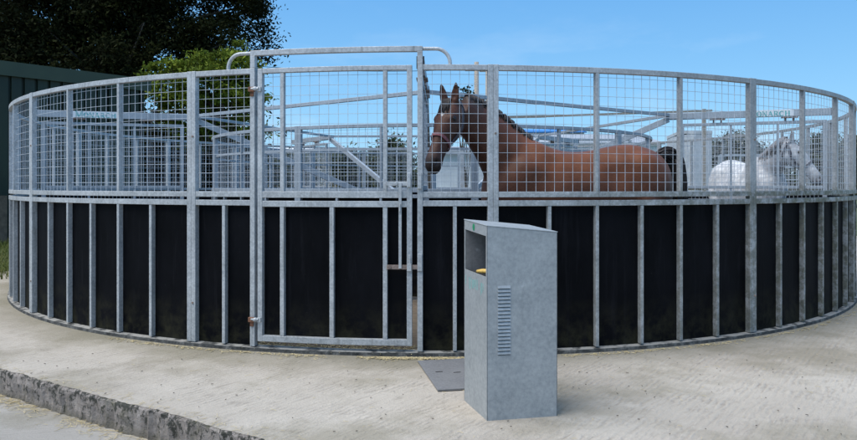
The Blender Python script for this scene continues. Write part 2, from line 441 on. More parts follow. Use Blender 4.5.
# gate
gA, gB = phi_of(257.3), phi_of(412.0)
g = hw(0, .040)
fr = MB(); zg0, zg1 = .076, 2.222
for a in (gA+g/2, gB-g/2): fr.box(P(R-.024, a, (zg0+zg1)/2), (.040, .044, zg1-zg0), frame(a))
for z0, z1 in ((2.184, 2.221), (1.206, 1.256), (1.135, 1.182), (zg0+.001, zg0+.048)):
    fr.arc(R-.045, R-.003, z0, z1, gA+g, gB-g, 14)
gate = fr.build('gate', 'galvanised', outer, bevel=.003); PM[gate.name] = Matrix.Identity(4)
gate['label'] = 'hinged mesh and rubber gate under the steel arch'
for px, up in ((281.5, 1), (331.3, 0), (384.9, 1)):
    a = phi_of(px)
    s_ = MB(); s_.box(P(R-.026, a, (zg0+.048+1.135)/2), (.034, .040, 1.135-zg0-.048), frame(a)); s_.build('stud', 'galvanised', gate, bevel=.003)
    if up:
        s_ = MB(); s_.box(P(R-.026, a, (1.256+2.184)/2), (.032, .040, 2.184-1.256), frame(a)); s_.build('stud', 'galvanised', gate, bevel=.003)
wm = MB(); wire_mesh(wm, gA+g, gB-g, 1.256, 2.184, R-.035); wm.build('wire_mesh', 'wire', gate)
rb = MB(); rb.arc(R-.062, R-.048, zg0+.01, 1.15, gA+.05, gB-.05, 14); rb.build('rubber_sheet', 'rubber', gate)
# latch gear
def zp(py, d=5.19): return EYE+(HY-py)/F*d
mb = MB(); a0, a1 = phi_of(387), phi_of(419)
mb.arc(R+.002, R+.012, zp(269), zp(264.6), a0, a1, 6)
a = phi_of(390); mb.tube([P(R+.004, a, zp(266.8)), P(R+.024, a, zp(266.8))], .011, 8)
mb.build('latch_bar', 'rusty_steel', gate)
mb = MB(); a = phi_of(400.3)
mb.box(P(R+.016, a, (zp(183)+zp(268))/2), (.022, .012, zp(183)-zp(268)), frame(a))
mb.tube([P(R+.014, a, zp(204)), P(R+.032, a, zp(204)), P(R+.032, a, zp(211)), P(R+.014, a, zp(211))], .006, 6)
mb.tube([P(R+.0, a-.3, zp(183.5)), P(R+.022, a-.3, zp(183.5))], .013, 8)
mb.build('drop_rod', 'galvanised', gate, bevel=.002)
mb = MB(); a = phi_of(409.6)
mb.box(P(R+.016, a, zp(262)), (.018, .014, .115), frame(a)); mb.box(P(R+.02, a-.02, zp(267)), (.034, .020, .055), frame(a))
mb.build('latch_keeper', 'galvanised', gate, bevel=.002)
mb = MB(); a = phi_of(419.8)
mb.box(P(R+.009, a, zp(262)), (.036, .018, .13), frame(a)); mb.build('latch_keeper', 'galvanised', outer, bevel=.003)
mb = MB(); a0, a1 = phi_of(386), phi_of(409)
mb.arc(R+.002, R+.01, zp(186), zp(181.5), a0, a1, 4); mb.box(P(R+.014, a1, zp(180)), (.028, .018, .11), frame(a1))
mb.box(P(R+.014, phi_of(419.6), zp(181)), (.030, .018, .12), frame(a1))
mb.build('latch_plate', 'galvanised', gate, bevel=.003)
for py in (86.5, 323.5):
    z_ = zp(py); mb = MB(); a = phi_of(252.2); c = phi_of(259.5)
    mb.box(P(R+.012, a, z_), (.052, .022, .038), frame(a)); mb.box(P(R+.006, a, z_-.03), (.03, .010, .05), frame(a))
    mb.build('hinge_bracket', 'rust', gate, bevel=.004)
    mb = MB(); mb.tube([P(R+.018, a, z_+.004), P(R+.02, c, z_+.004)], .010, 8)
    mb.ell(P(R+.022, phi_of(256.4), z_+.003), (.020, .016, .017)); mb.box(P(R+.008, c, z_), (.034, .016, .036), frame(c))
    mb.build('hinge_bolt', 'galvanised', gate, bevel=.002)
# bolts holding posts together
for a in dbl+pR:
    for z_ in (.35, 1.70):
        mb = MB(); mb.tube([P(R-.001, a+.17, z_), P(R+.008, a+.17, z_)], .009, 6); mb.build('bolt', 'rusty_steel', outer)

# ------------------------------------------------------------------ inner ring fence
inner = empty('inner_ring_fence', (0,0,0)); tag(inner, 'smaller galvanised mesh ring fence inside the round pen', 'fence')
ri_ = 3.40
for k in range(10):
    a0 = 8+36*k
    fence_panel(inner, a0, a0+36, [a0+36*j/4 for j in (1, 2, 3)], r=ri_, zs=(.05, 1.16, 1.20, 1.225, 1.265, 1.96, 2.0), top_studs=[a0+18], mat='galvanised_inner')
# extra horizontal rail inside the mesh
mb = MB(); mb.loft([[P(3.35, a*4, 1.70), P(3.375, a*4, 1.70), P(3.375, a*4, 1.73), P(3.35, a*4, 1.73)] for a in range(90)], closed=True); mb.build('cross_rail', 'galvanised_inner', inner)

# ------------------------------------------------------------------ rotor with arms
rotor = empty('walker_rotor', (0,0,0)); tag(rotor, 'galvanised rotor with five long arms and ties above the horses', 'horse walker')
mb = MB(); mb.tube([(0,0,.0), (0,0,.62)], .16, 16); mb.tube([(0,0,.62), (0,0,.86)], .26, 16); mb.build('hub', 'galvanised_inner', rotor, bevel=.004)
mb = MB(); mb.tube([(0,0,.861), (0,0,1.95)], .075, 12); mb.build('column', 'galvanised_inner', rotor)
ARMS = [-1.2+72*k for k in range(5)]
RO_, RIN = [5.50, 5.68, 5.5, 5.5, 5.68], 3.62
def letters():
    """strokes (x0,y0,x1,y1,w) of serif capitals in a unit box"""
    T, t, s = .20, .09, .07
    def serif(x, y): return (x-.13, y, x+.13, y, s)
    G = {}
    G['M'] = [(.12,0,.12,1,t), (.12,1,.5,.05,T), (.5,.05,.88,1,t), (.88,0,.88,1,T), serif(.12,.03), serif(.88,.03), serif(.1,.97), serif(.9,.97)]
    G['N'] = [(.14,0,.14,1,t), (.14,1,.86,0,T), (.86,0,.86,1,t), serif(.14,.03), serif(.12,.97), serif(.86,.97)]
    G['A'] = [(.08,0,.5,1,t), (.5,1,.92,0,T), (.26,.35,.74,.35,s), serif(.1,.03), serif(.9,.03)]
    G['R'] = [(.18,0,.18,1,T), (.18,.96,.6,.96,s), (.6,.96,.76,.85,.12), (.76,.85,.76,.65,T*.9), (.76,.65,.6,.5,.12), (.18,.5,.6,.5,s), (.5,.5,.9,.02,T), serif(.18,.03)]
    G['H'] = [(.15,0,.15,1,T), (.85,0,.85,1,T), (.15,.52,.85,.52,s), serif(.15,.03), serif(.15,.97), serif(.85,.03), serif(.85,.97)]
    for ch, a0, a1 in (('O', 0, 360), ('C', 42, 318)):
        st = []; n = 14
        for i in range(n):
            p, q = math.radians(a0+(a1-a0)*i/n), math.radians(a0+(a1-a0)*(i+1)/n)
            w = .09+.12*abs(math.cos((p+q)/2))
            st.append((.5+.42*math.cos(p), .5+.47*math.sin(p), .5+.42*math.cos(q), .5+.47*math.sin(q), w))
        G[ch] = st
    G['C'] += [(.82,.66,.82,.90,.07)]
    return G
GL = letters()
def write(mb, text, org, xdir, up, nrm, h, big_first=True, gap=.16):
    x = 0
    for i, ch in enumerate(text):
        H = h*(1.0 if (i == 0 and big_first) else .80); W = H*(1.05 if ch == 'M' else .86)
        for li, (x0, y0, x1, y1, w) in enumerate(GL[ch]):
            a = org+xdir*(x+x0*W)+up*(y0*H); b = org+xdir*(x+x1*W)+up*(y1*H)
            off = nrm*(.0004*li); d = (b-a)
            if d.length < 1e-5: continue
            d.normalize(); sd = d.cross(nrm)
            mb.box((a+b)/2+off, ((b-a).length+.001, w*H, .002), (d, sd, nrm))
        x += W+gap*H
    return x
div_labels = ['mesh divider gate hanging edge-on just behind the gate latch', 'mesh divider gate hanging in front of the grey horse',
              'mesh divider gate at the back, hanging behind the brown horse', 'mesh divider gate at the back left, seen through the entrance gate', 'mesh divider gate on the left beside the green shed']
for k, a in enumerate(ARMS):
    T_, O_, U_ = frame(a); ro = RO_[k]
    mb = MB(); mb.box(P((ro+RIN)/2, a, 2.2975), (.06, ro-RIN, .095), frame(a)); 
    # doubled sleeve at the inner end
    mb.box(P(RIN+.14, a, 2.2975), (.082, .42, .078), frame(a))
    arm = mb.build('arm', 'galvanised_inner', rotor, bevel=.003); PM[arm.name] = Matrix.Identity(4)
    mb = MB(); mb.box(P(ro+.008, a, 2.2975), (.064, .014, .10), frame(a)); mb.build('end_cap', 'black_plastic', arm)
    for r_ in (RIN+.65, ro-.5):
        mb = MB()
        for s_ in (-1, 1): mb.box(P(r_+.05*s_, a, 2.222), (.05, .02, .06), frame(a))
        mb.box(P(r_, a, 2.236), (.10, .20, .012), frame(a)); mb.build('hanger', 'rusty_steel', arm)
    # brace down to the hub and tie to the next arm
    mb = MB(); mb.bar(P(RIN+.0, a, 2.26), P(.24, a, .80), .05, .085); mb.build('brace', 'galvanised_inner', rotor, bevel=.003)
    b = ARMS[(k+1) % 5]
    mb = MB(); mb.bar(P(RIN+.02, a, 2.318), P(RIN+.02, b, 2.318), .04, .044); mb.build('tie_bar', 'galvanised_inner', rotor, bevel=.003)
    # sign plate and lettering (both side arms carry one, facing the camera side)
    if k in (1, 4):
        nrm = -T_ if (-T_).y < 0 else T_
        xd = Vector((-nrm.y, nrm.x, 0)); 
        if xd.x < 0: xd = -xd
        cpx = 96.5 if k == 4 else 769
        th = (cpx-CX)/F          # where this column meets the arm
        # solve r: X = CAMX + th*(D0 + y)
        ar = math.radians(a); rr = (CAMX+th*D0)/(math.sin(ar)+th*math.cos(ar))
        c = P(rr, a, 2.2975)+nrm*.032
        mb = MB(); mb.box(c+nrm*.001, (.60, .003, .088), (xd, nrm, U_)); pl = mb.build('sign_plate', 'sign_white', arm)
        mb = MB(); H = .086
        wtot = write(MB(), 'MONARCH', Vector(), xd, U_, nrm, H)
        write(mb, 'MONARCH', c+nrm*.0035-xd*wtot/2-U_*.041, xd, U_, nrm, H); mb.build('lettering', 'teal_paint', arm)
    # hanging divider gate
    r0, r1 = (3.78, ro-.05); z0, z1 = .35, 2.19
    dv = empty('divider_gate', P((r0+r1)/2, a, 0)); tag(dv, div_labels[k], 'gate', 'divider gates hanging from the rotor arms')
    mb = MB()
    for r_ in (r0+.025, r1-.025): mb.box(P(r_, a, (z0+z1)/2), (.04, .05, z1-z0), frame(a))
    for z_ in (z0+.02, 1.28, z1-.022): mb.box(P((r0+r1)/2, a, z_), (.039, r1-r0-.10, .042), frame(a))
    mb.build('frame', 'galvanised_inner', dv, bevel=.003)
    for t_ in (.36, .68):
        mb = MB(); mb.box(P(r0+(r1-r0)*t_, a, (z0+z1)/2), (.03, .03, z1-z0-.09), frame(a)); mb.build('bar', 'galvanised_inner', dv)
    mb = MB(); n = int((r1-r0-.1)/.05); w = .0036
    for i in range(1, n):
        mb.box(P(r0+.05+(r1-r0-.1)*i/n, a, (z0+z1)/2), (w, w, z1-z0-.08), frame(a))
    q = z0+.09
    while q < z1-.06: mb.box(P((r0+r1)/2, a, q)+T_*.0037, (w, r1-r0-.1, w), frame(a)); q += .075
    mb.build('wire_mesh', 'wire', dv)

# ------------------------------------------------------------------ control / litter cabinet and steel plate
def gxy(px, py): 
    d = F*EYE/(py-HY); return gp(px, d, 0)
pF = gxy(487, 421.0); pL = gxy(464.3, 400.5); pRt = gxy(557.2, 416.2)
u = (pRt-pF); w_ = u.length; u.normalize(); v = Vector((-u.y, u.x, 0)); dp = (pL-pF).dot(v)
if abs(dp) < .3: dp = .36
cab = empty('metal_cabinet', pF+u*w_/2+v*dp/2); tag(cab, 'tall grey galvanised box with slanted top, open hatch and louvres standing before the pen', 'cabinet')
sk = (pL-pF)-v*dp
C = {'F': pF, 'R': pRt, 'L': pL, 'B': pL+(pRt-pF)}
H = {'F': EYE-(226.4-HY)*3.75/F, 'R': EYE-(232.6-HY)*3.83/F, 'L': EYE-(220.0-HY)*4.12/F, 'B': 0}
H['B'] = H['L']+H['R']-H['F']
z_ = Vector((0,0,1)); th_ = .004
def lerp(a, b, t): return a+(b-a)*t
# left face (F-L) carries the hatch: opening from near L edge to near F edge
zo_L0, zo_L1 = EYE-(268.5-HY)*4.12/F, EYE-(228.8-HY)*4.12/F
zo_F0, zo_F1 = EYE-(277.0-HY)*3.77/F, EYE-(236.2-HY)*3.77/F
mb = MB()
# front face with the louvre bank left as surface; outer shell built from thick quads
def slab(mb, q, n, t=.004):
    n = n.normalized()*t; vs = list(q)+[p+n for p in q]; k = len(q)
    fs = [tuple(range(k)), tuple(range(2*k-1, k-1, -1))]+[(i, (i+1) % k, (i+1) % k+k, i+k) for i in range(k)]
    mb.add(vs, fs)
nin_left = (pRt-pF); nin_front = (pL-pF)
slab(mb, [C['F'], C['R'], C['R']+z_*H['R'], C['F']+z_*H['F']], nin_front)
slab(mb, [C['R'], C['B'], C['B']+z_*H['B'], C['R']+z_*H['R']], -nin_left)
slab(mb, [C['B'], C['L'], C['L']+z_*H['L'], C['B']+z_*H['B']], -nin_front)
# left face around opening
eL, eF = .05, .965
def lp(t, z): return lerp(C['L'], C['F'], t)+z_*z
a_, b_ = .04, .955
def zt(t): return H['L']+(H['F']-H['L'])*t
def z0o(t): return zo_L0+(zo_F0-zo_L0)*t
def z1o(t): return zo_L1+(zo_F1-zo_L1)*t
for q in ([lp(0,0), lp(1,0), lp(1,z0o(1)), lp(0,z0o(0))], [lp(0,z1o(0)), lp(1,z1o(1)), lp(1,zt(1)), lp(0,zt(0))],
          [lp(0,z0o(0)), lp(a_,z0o(a_)), lp(a_,z1o(a_)), lp(0,z1o(0))], [lp(b_,z0o(b_)), lp(1,z0o(1)), lp(1,z1o(1)), lp(b_,z1o(b_))]):
    slab(mb, q, nin_left)
body = mb.build('body', 'galvanised_bin', cab); PM[body.name] = Matrix.Identity(4)
mb = MB()
top = [C[k]+z_*(H[k]+.0005) for k in 'FRBL']; cen = sum(top, Vector())/4
top = [cen+(p-cen)*1.012 for p in top]; slab(mb, top, z_, .006); mb.build('lid', 'galvanised_bin', cab, bevel=.002)
# hatch interior
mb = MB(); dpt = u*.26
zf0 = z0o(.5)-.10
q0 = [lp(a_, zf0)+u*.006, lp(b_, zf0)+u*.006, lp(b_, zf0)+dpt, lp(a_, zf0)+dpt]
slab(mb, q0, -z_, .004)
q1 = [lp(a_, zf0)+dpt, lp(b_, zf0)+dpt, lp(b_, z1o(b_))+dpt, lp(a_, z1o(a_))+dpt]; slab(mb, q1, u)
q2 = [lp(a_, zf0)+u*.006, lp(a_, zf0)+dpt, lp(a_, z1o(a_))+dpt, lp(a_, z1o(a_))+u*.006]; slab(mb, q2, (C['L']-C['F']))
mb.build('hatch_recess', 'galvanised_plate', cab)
bt = empty('brush', lp(.5, zf0)+u*.08); tag(bt, 'small brush with a yellow wooden handle lying in the cabinet hatch', 'brush')
lift = z0o(.5)+.006
mb = MB(); mb.tube([lp(.45, lift)+u*.02, lp(.60, lift+.008)+u*.035, lp(.80, lift+.014)+u*.05], [.010, .014, .012], 8); mb.build('handle', 'yellow_handle', bt, smooth=True)
mb = MB(); mb.box(lp(.78, lift-.02)+u*.07, (.10, .05, .03), (v, u, z_)); mb.box(lp(.6, lift-.065)+u*.10, (.16, .12, .05), (v, u, z_)); mb.build('bristles', 'timber', bt, bevel=.006)
# dark control dial inside
mb = MB(); mb.box(lp(.72, z1o(.7)-.06)+dpt-u*.03, (.07, .05, .05), (v, u, z_)); mb.tube([lp(.55, z1o(.5)-.05)+dpt, lp(.55, z1o(.5)-.05)+dpt-u*.05], .012, 8); mb.build('control_box', 'black_plastic', cab, bevel=.003)
# louvres on the front face
def fp(px, py):   # point on the front face plane
    t = (px-487)/(557.2-487); d = 3.75+(3.83-3.75)*t
    tt = t*(3.75)/(3.75*t+3.83*(1-t)) if True else t
    base = lerp(C['F'], C['R'], tt); d = base.y+D0
    return base+z_*(EYE-(py-HY)*d/F)
nl = 19
n_out = -Vector((v.x, v.y, 0)).normalized()
mb = MB()
for i in range(nl):
    py = 286.5+(352.5-286.5)*i/(nl-1)
    a = fp(497.5, py-.6); b = fp(510.5, py-.2)
    a = Vector(a); b = Vector((b.x, b.y, a.z)); dn = z_*.0145
    h1 = n_out*.006
    vs = [a, b, b-dn+h1, a-dn+h1, a-dn, b-dn]
    mb.add(vs, [(0,1,2,3), (3,2,5,4), (0,3,4), (1,5,2)])
mb.build('louvres', 'galvanised_bin', cab)
mb = MB()
for i in range(nl):
    py = 286.5+(352.5-286.5)*i/(nl-1)
    a = fp(498.1, py+2.75); b = fp(510, py+2.75); b = Vector((b.x, b.y, a.z))
    mb.box((a+b)/2+n_out*.0012, ((b-a).length, .0008, .0022), (u, v, z_))
mb.build('louvre_slots', 'black_plastic', cab)
# faded turquoise emblem strip under the hatch: a row of worn block characters
mb = MB(); xd = (C['F']-C['L']).normalized(); nl_ = -u
rr_ = random.Random(3)
for i in range(17):
    t = .07+.052*i; zz = z0o(t)-.030; top_ = rr_.uniform(0, .014); hh = rr_.uniform(.035, .075)
    if rr_.random() < .82: mb.box(lp(t+rr_.uniform(-.006, .006), zz-top_-hh/2)+nl_*.0006, (rr_.uniform(.004, .012), .0008, hh), (xd, nl_, z_))
mb.build('faded_print', 'teal_faded', cab)
mb = MB(); c = lp(.44, (z1o(.44)+zt(.44))/2+.002)+nl_*.0008
mb.add([c+xd*.018*math.cos(i*PI/6)+z_*.021*math.sin(i*PI/6) for i in range(12)]+[c+nl_*.001+xd*.018*math.cos(i*PI/6)+z_*.021*math.sin(i*PI/6) for i in range(12)], [tuple(range(12)), tuple(range(12, 24))]+[(i, (i+1) % 12, (i+1) % 12+12, i+12) for i in range(12)])
mb.build('badge', 'green_sticker', cab)
# steel plate on the ground
q = [gxy(417.7, 362.8), gxy(437.7, 392.2)]
ed = (q[1]-q[0]); pe = Vector((-ed.y, ed.x, 0)).normalized()
if pe.x < 0: pe = -pe
mb = MB(); c4 = [q[0], q[1], q[1]+pe*.42, q[0]+pe*.42]
slab(mb, [p+z_*.004 for p in c4], z_, .012)
pl = mb.build('steel_plate', 'galvanised_plate', bevel=.002); tag(pl, 'flat dark steel plate lying on the concrete left of the cabinet', 'plate')
mb = MB()
for s_, t_ in ((.45, .22), (.50, .50), (.45, .8)):
    c = q[0]+ed*s_+pe*.42*t_+z_*.0165; mb.box(c, (.05, .012, .002), (pe, ed.normalized(), z_))
sl = mb.build('slot', 'black_plastic', pl)

# ------------------------------------------------------------------ horses
def cat(pts, n):
    """Catmull-Rom through rows of numbers"""
    pts = [np.array(p, float) for p in pts]; out = []
    P_ = [2*pts[0]-pts[1]]+pts+[2*pts[-1]-pts[-2]]
    for i in range(1, len(P_)-2):
        for k in range(n):
            t = k/n; a, b_, c, d = P_[i-1:i+3]
            out.append(.5*((2*b_)+(-a+c)*t+(2*a-5*b_+4*c-d)*t*t+(-a+3*b_-3*c+d)*t**3))
    out.append(pts[-1]); return out
HEAD = [(-.06, .045, -.09, .055), (.05, .075, -.13, .085), (.18, .088, -.165, .102), (.30, .090, -.178, .105), (.42, .083, -.155, .088), (.54, .070, -.115, .066),
        (.66, .060, -.096, .058), (.78, .058, -.088, .059), (.88, .058, -.092, .066), (.95, .048, -.092, .062), (1.0, .026, -.082, .050), (1.03, -.005, -.06, .028)]
def horse_mesh(name, nk, poll, nose, legs_shift=0.0, hs=1.0):
    mb = MB(); NS = 20
    T = [(-.955,1.40,1.20,.07),(-.92,1.50,1.05,.15),(-.82,1.60,.93,.225),(-.66,1.655,.87,.275),(-.50,1.672,.83,.288),(-.32,1.652,.80,.285),(-.12,1.612,.785,.290),(.08,1.598,.77,.300),(.26,1.635,.77,.295),(.40,1.695,.78,.262),(.54,1.69,.80,.235),(.68,1.59,.86,.225),(.80,1.47,.95,.19),(.88,1.36,1.06,.12)]
    rings = []
    for x, zt_, zb_, w in cat(T, 3):
        c = (zt_+zb_)/2; h = (zt_-zb_)/2; r = []
        for k in range(NS):
            a = 2*PI*k/NS; cy, cz = math.cos(a), math.sin(a)
            # narrower over the back, fuller low
            ww = w*(1-.16*max(0, cz)**1.5)
            r.append(Vector((x, ww*cy*(abs(cy)**-.12 if abs(cy) > 1e-3 else 1), c+h*cz)))
        rings.append(r)
    mb.loft(rings)
    # neck
    rows = cat(nk, 4); rings = []
    cs = [Vector(r[:3]) for r in rows]
    for i, r in enumerate(rows):
        t = (cs[min(i+1, len(cs)-1)]-cs[max(i-1, 0)]).normalized()
        side = Vector((0,0,1)).cross(t).normalized(); up = t.cross(side).normalized()
        h, w = r[3], r[4]; q = []
        for k in range(NS):
            a = 2*PI*k/NS; ww = w*(1-.45*max(0, math.sin(a))**2)
            q.append(cs[i]+side*ww*math.cos(a)+up*h*math.sin(a))
        rings.append(q)
    mb.loft(rings)
    # head frame
    poll = Vector(poll); nose = Vector(nose); ax = (nose-poll); L = ax.length; ax.normalize()
    side = Vector((0,0,1)).cross(ax).normalized(); dors = ax.cross(side).normalized()     # side = horse's left
    if dors.z < 0: dors = -dors
    ts = [h_[0] for h_ in HEAD]
    def sec(t): return [hs*float(np.interp(t, ts, [h_[i] for h_ in HEAD])) for i in (1, 2, 3)]
    def hp(t, ang, off=0.0):
        """surface point of the head, ang 0 = left side, 90 = face, -90 = jaw"""
        d, ve, w = sec(t); c = (d+ve)/2; h = (d-ve)/2; a = math.radians(ang)
        e = .82
        cx_ = math.copysign(abs(math.cos(a))**e, math.cos(a)); cz_ = math.copysign(abs(math.sin(a))**e, math.sin(a))
        ww = w*(1-.25*max(0, -math.sin(a)))
        return poll+ax*(t*L)+dors*(c+(h+off)*cz_)+side*((ww+off)*cx_)
    rings = []
    for r in cat([(h_[0],) for h_ in HEAD], 3):
        rings.append([hp(float(r[0]), 360*k/NS) for k in range(NS)])
    mb.loft(rings)
    for s_ in (-1, 1):
        # brow, cheek, nostril rim, lips
        mb.ell(poll+ax*(.27*L)+side*s_*.078+dors*.045, (.038, .024, .030), (ax, side, dors))
        mb.ell(poll+ax*(.24*L)+side*s_*.060-dors*.07, (.085, .040, .085), (ax, side, dors))
        mb.ell(poll+ax*(.90*L)+side*s_*.040+dors*.012, (.034, .020, .030), (ax, side, dors))
        # ear
        e0 = poll+ax*.01+side*s_*.050+dors*.045
        ed_ = (-ax*.72+dors*.55+side*s_*.14).normalized(); es = (side-ed_*side.dot(ed_)).normalized(); ef = ed_.cross(es)
        rr_ = []
        for t, rw, rd in ((0, .034, .026), (.04, .040, .030), (.09, .036, .026), (.14, .022, .017), (.175, .006, .006)):
            rr_.append([e0+ed_*t+es*rw*math.cos(2*PI*k/10)+ef*rd*math.sin(2*PI*k/10) for k in range(10)])
        mb.loft(rr_)
    mb.ell(poll+ax*(.93*L)-dors*.075, (.040, .034, .022), (ax, side, dors))
    # withers/shoulder/haunch masses and legs
    for s_ in (-1, 1):
        mb.ell((.56, s_*.155, 1.22), (.20, .10, .34)); mb.ell((-.60, s_*.15, 1.24), (.30, .15, .36)); mb.ell((-.78, s_*.12, 1.18), (.14, .11, .26))
        mb.ell((.45, s_*.07, 1.50), (.16, .10, .17))
        ls = legs_shift*s_
        f = [(.56, s_*.165, 1.12, .125), (.50, s_*.165, .93, .088), (.53+ls, s_*.155, .72, .058), (.555+ls, s_*.15, .54, .054), (.55+ls, s_*.15, .46, .040), (.55+ls, s_*.15, .24, .033), (.56+ls, s_*.15, .19, .042), (.60+ls, s_*.15, .10, .034), (.61+ls, s_*.15, .06, .05), (.625+ls, s_*.15, .012, .062)]
        h = [(-.62, s_*.15, 1.15, .19), (-.52-ls*.4, s_*.17, .95, .135), (-.62-ls, s_*.165, .76, .082), (-.75-ls, s_*.155, .60, .056), (-.79-ls, s_*.15, .54, .055), (-.775-ls, s_*.15, .44, .040), (-.755-ls, s_*.15, .24, .036), (-.745-ls, s_*.15, .19, .043), (-.70-ls, s_*.15, .10, .035), (-.69-ls, s_*.15, .06, .05), (-.675-ls, s_*.15, .012, .060)]
        for ch in (f, h):
            rows = cat(ch, 3); mb.tube([Vector(r[:3]) for r in rows], [float(r[3]) for r in rows], 12)
    me = bpy.data.meshes.new(name); me.from_pydata(mb.v, [], mb.f)
    bm = bmesh.new(); bm.from_mesh(me); bmesh.ops.recalc_face_normals(bm, faces=bm.faces); bm.to_mesh(me); bm.free()
    tmp = bpy.data.objects.new(name+'_tmp', me); COL.objects.link(tmp)
    rm = tmp.modifiers.new('r', 'REMESH'); rm.mode = 'VOXEL'; rm.voxel_size = .0105
    sm = tmp.modifiers.new('s', 'SMOOTH'); sm.factor = .5; sm.iterations = 9
    dg = bpy.context.evaluated_depsgraph_get(); dg.update()
    out = bpy.data.meshes.new_from_object(tmp.evaluated_get(dg))
    bpy.data.objects.remove(tmp); out.name = name
    return out, dict(poll=poll, ax=ax, side=side, dors=dors, L=L, hp=hp, sec=sec, neck=cat(nk, 6))
def band(mb, fn, ts, width, thick=.004):
    """strap: fn(t)-> (centre, normal, widthdir)"""
    rings = []
    for t in ts:
        c, n, w = fn(t); rings.append([c-w*width/2, c+w*width/2, c+w*width/2+n*thick, c-w*width/2+n*thick])
    mb.loft(rings)
def make_horse(label, loc, rz, scale, nk, poll, nose, kind, tail_pts, ls):
    root = empty('horse', loc, rz); root.scale = (scale,)*3
    tag(root, label, 'horse')
    me, hd = horse_mesh('body', nk, poll, nose, ls, 1.05)
    nv = len(me.vertices); co = np.empty(nv*3); me.vertices.foreach_get('co', co); co = co.reshape(-1, 3)
    ne = len(me.edges); ev = np.empty(ne*2, dtype=np.int32); me.edges.foreach_get('vertices', ev); ev = ev.reshape(-1, 2)
    deg = np.bincount(ev.ravel(), minlength=nv)[:, None]
    wgt = (np.clip((1.0-co[:, 0])/.12, 0, 1)*np.clip((co[:, 2]-.85)/.15, 0, 1))[:, None]
    for _ in range(45):
        sm_ = np.stack([np.bincount(ev[:, 0], co[ev[:, 1], q], nv)+np.bincount(ev[:, 1], co[ev[:, 0], q], nv) for q in range(3)], 1)/np.maximum(deg, 1)
        co += wgt*.6*(sm_-co)
    P0 = np.array(hd['poll']); ax = np.array(hd['ax']); sd = np.array(hd['side']); dr = np.array(hd['dors']); L = hd['L']
    rel = co-P0; t = rel@ax/L; s_ = rel@sd; d_ = rel@dr
    ishead = (t > -.30) & (np.abs(s_) < .2) & (d_ < .35) & (d_ > -.24) & (co[:, 0] > .85)
    # nostrils and ears carved in
    for sg in (-1, 1):
        c = P0+ax*(.915*L)+sd*sg*.055+dr*.012
        dist = np.linalg.norm((co-c)*np.array([1,1,1]), axis=1); w = np.exp(-(dist/.017)**2)
        co += -(sd*sg)*(w*.026)[:, None]
        c = P0+ax*(.955*L)+dr*-.045+sd*sg*.05      # mouth corner line
        for q in range(5):
            c2 = c-ax*(.018*q); w = np.exp(-(np.linalg.norm(co-c2, axis=1)/.011)**2); co += -(sd*sg)*(w*.006)[:, None]
        ec = P0+ax*.01+sd*sg*.050+dr*.045; ed_ = (-ax*.72+dr*.55+sd*sg*.14); ed_ /= np.linalg.norm(ed_)
        front = np.cross(ed_, sd); front *= np.sign(front@dr) or 1
        for q in (.05, .08, .11):
            c2 = ec+ed_*q+front*.026+sd*sg*.006; w = np.exp(-(np.linalg.norm(co-c2, axis=1)/.020)**2); co += -front*(w*.020)[:, None]
    # muscle definition: shoulder blade edge, ribs/flank hollow, neck groove, stifle
    for c, rad, amt in (((.33, .26, 1.34), .10, -.022), ((.30, .24, 1.50), .08, -.014), ((-.27, .27, 1.36), .11, -.026), ((-.36, .22, 1.52), .08, .014), ((.70, .18, 1.50), .08, -.018), ((-.50, .24, 1.52), .10, .014), ((-.72, .22, 1.40), .09, -.012), ((.50, .22, 1.44), .09, .016), ((.80, .14, 1.66), .07, -.010), ((.0, .29, 1.42), .12, .008)):
        for sg in (-1, 1):
            cc = np.array([c[0], c[1]*sg, c[2]]); w = np.exp(-(np.linalg.norm(co-cc, axis=1)/rad)**2); co[:, 1] += sg*w*amt
    neg = co[:, 0] < 0; co[neg, 0] *= .93
    me.vertices.foreach_set('co', co.ravel())
    # coat colour: markings, plus shade painted into the bay's lower half
    col = np.zeros((nv, 4)); col[:, 3] = 1
    def setc(mask, c, k=1.0):
        col[:, :3] = col[:, :3]*(1-mask[:, None]*k)+np.array(c)*mask[:, None]*k
    sstep = lambda x, a, b_: np.clip((x-a)/(b_-a), 0, 1)
    one = np.ones(nv); head = ishead.astype(float)
    if kind == 'bay':
        setc(one, (.135, .042, .0145)); setc(sstep(-co[:, 2], -1.45, -1.15), (.070, .023, .010))  # lower body darkened: its shaded side is painted into the coat
        setc(sstep(co[:, 0], .45, .95), (.062, .021, .012))          # darker neck
        setc(head, (.060, .022, .013), .9)
        setc(head*sstep(t, .74, .95), (.020, .016, .015))
        setc(head*sstep(-t, .07, .20), (.03, .018, .012))
        setc(sstep(-co[:, 2], -.75, -.50), (.012, .009, .008))
        star = P0+ax*(.23*L)+dr*.085+sd*.005
        q = co-star; m_ = (np.abs(q@sd)/.015)**2+(np.abs(q@ax)/.030)**2+((q@dr)/.06)**2
        setc(np.clip((1.25-m_)*3, 0, 1)*head, (.72, .68, .64))
    else:
        setc(one, (.60, .60, .59))
        setc(sstep(co[:, 0], .40, .75)*sstep(co[:, 2], 1.35, 1.55), (.42, .42, .43), .8)
        setc(head, (.66, .66, .66), .85); setc(head*sstep(-t, .03, .12), (.10, .10, .11), .9)
        setc(head*sstep(t, .70, .95), (.13, .125, .13), .9)
        setc(sstep(-co[:, 2], -.80, -.50), (.17, .17, .18))
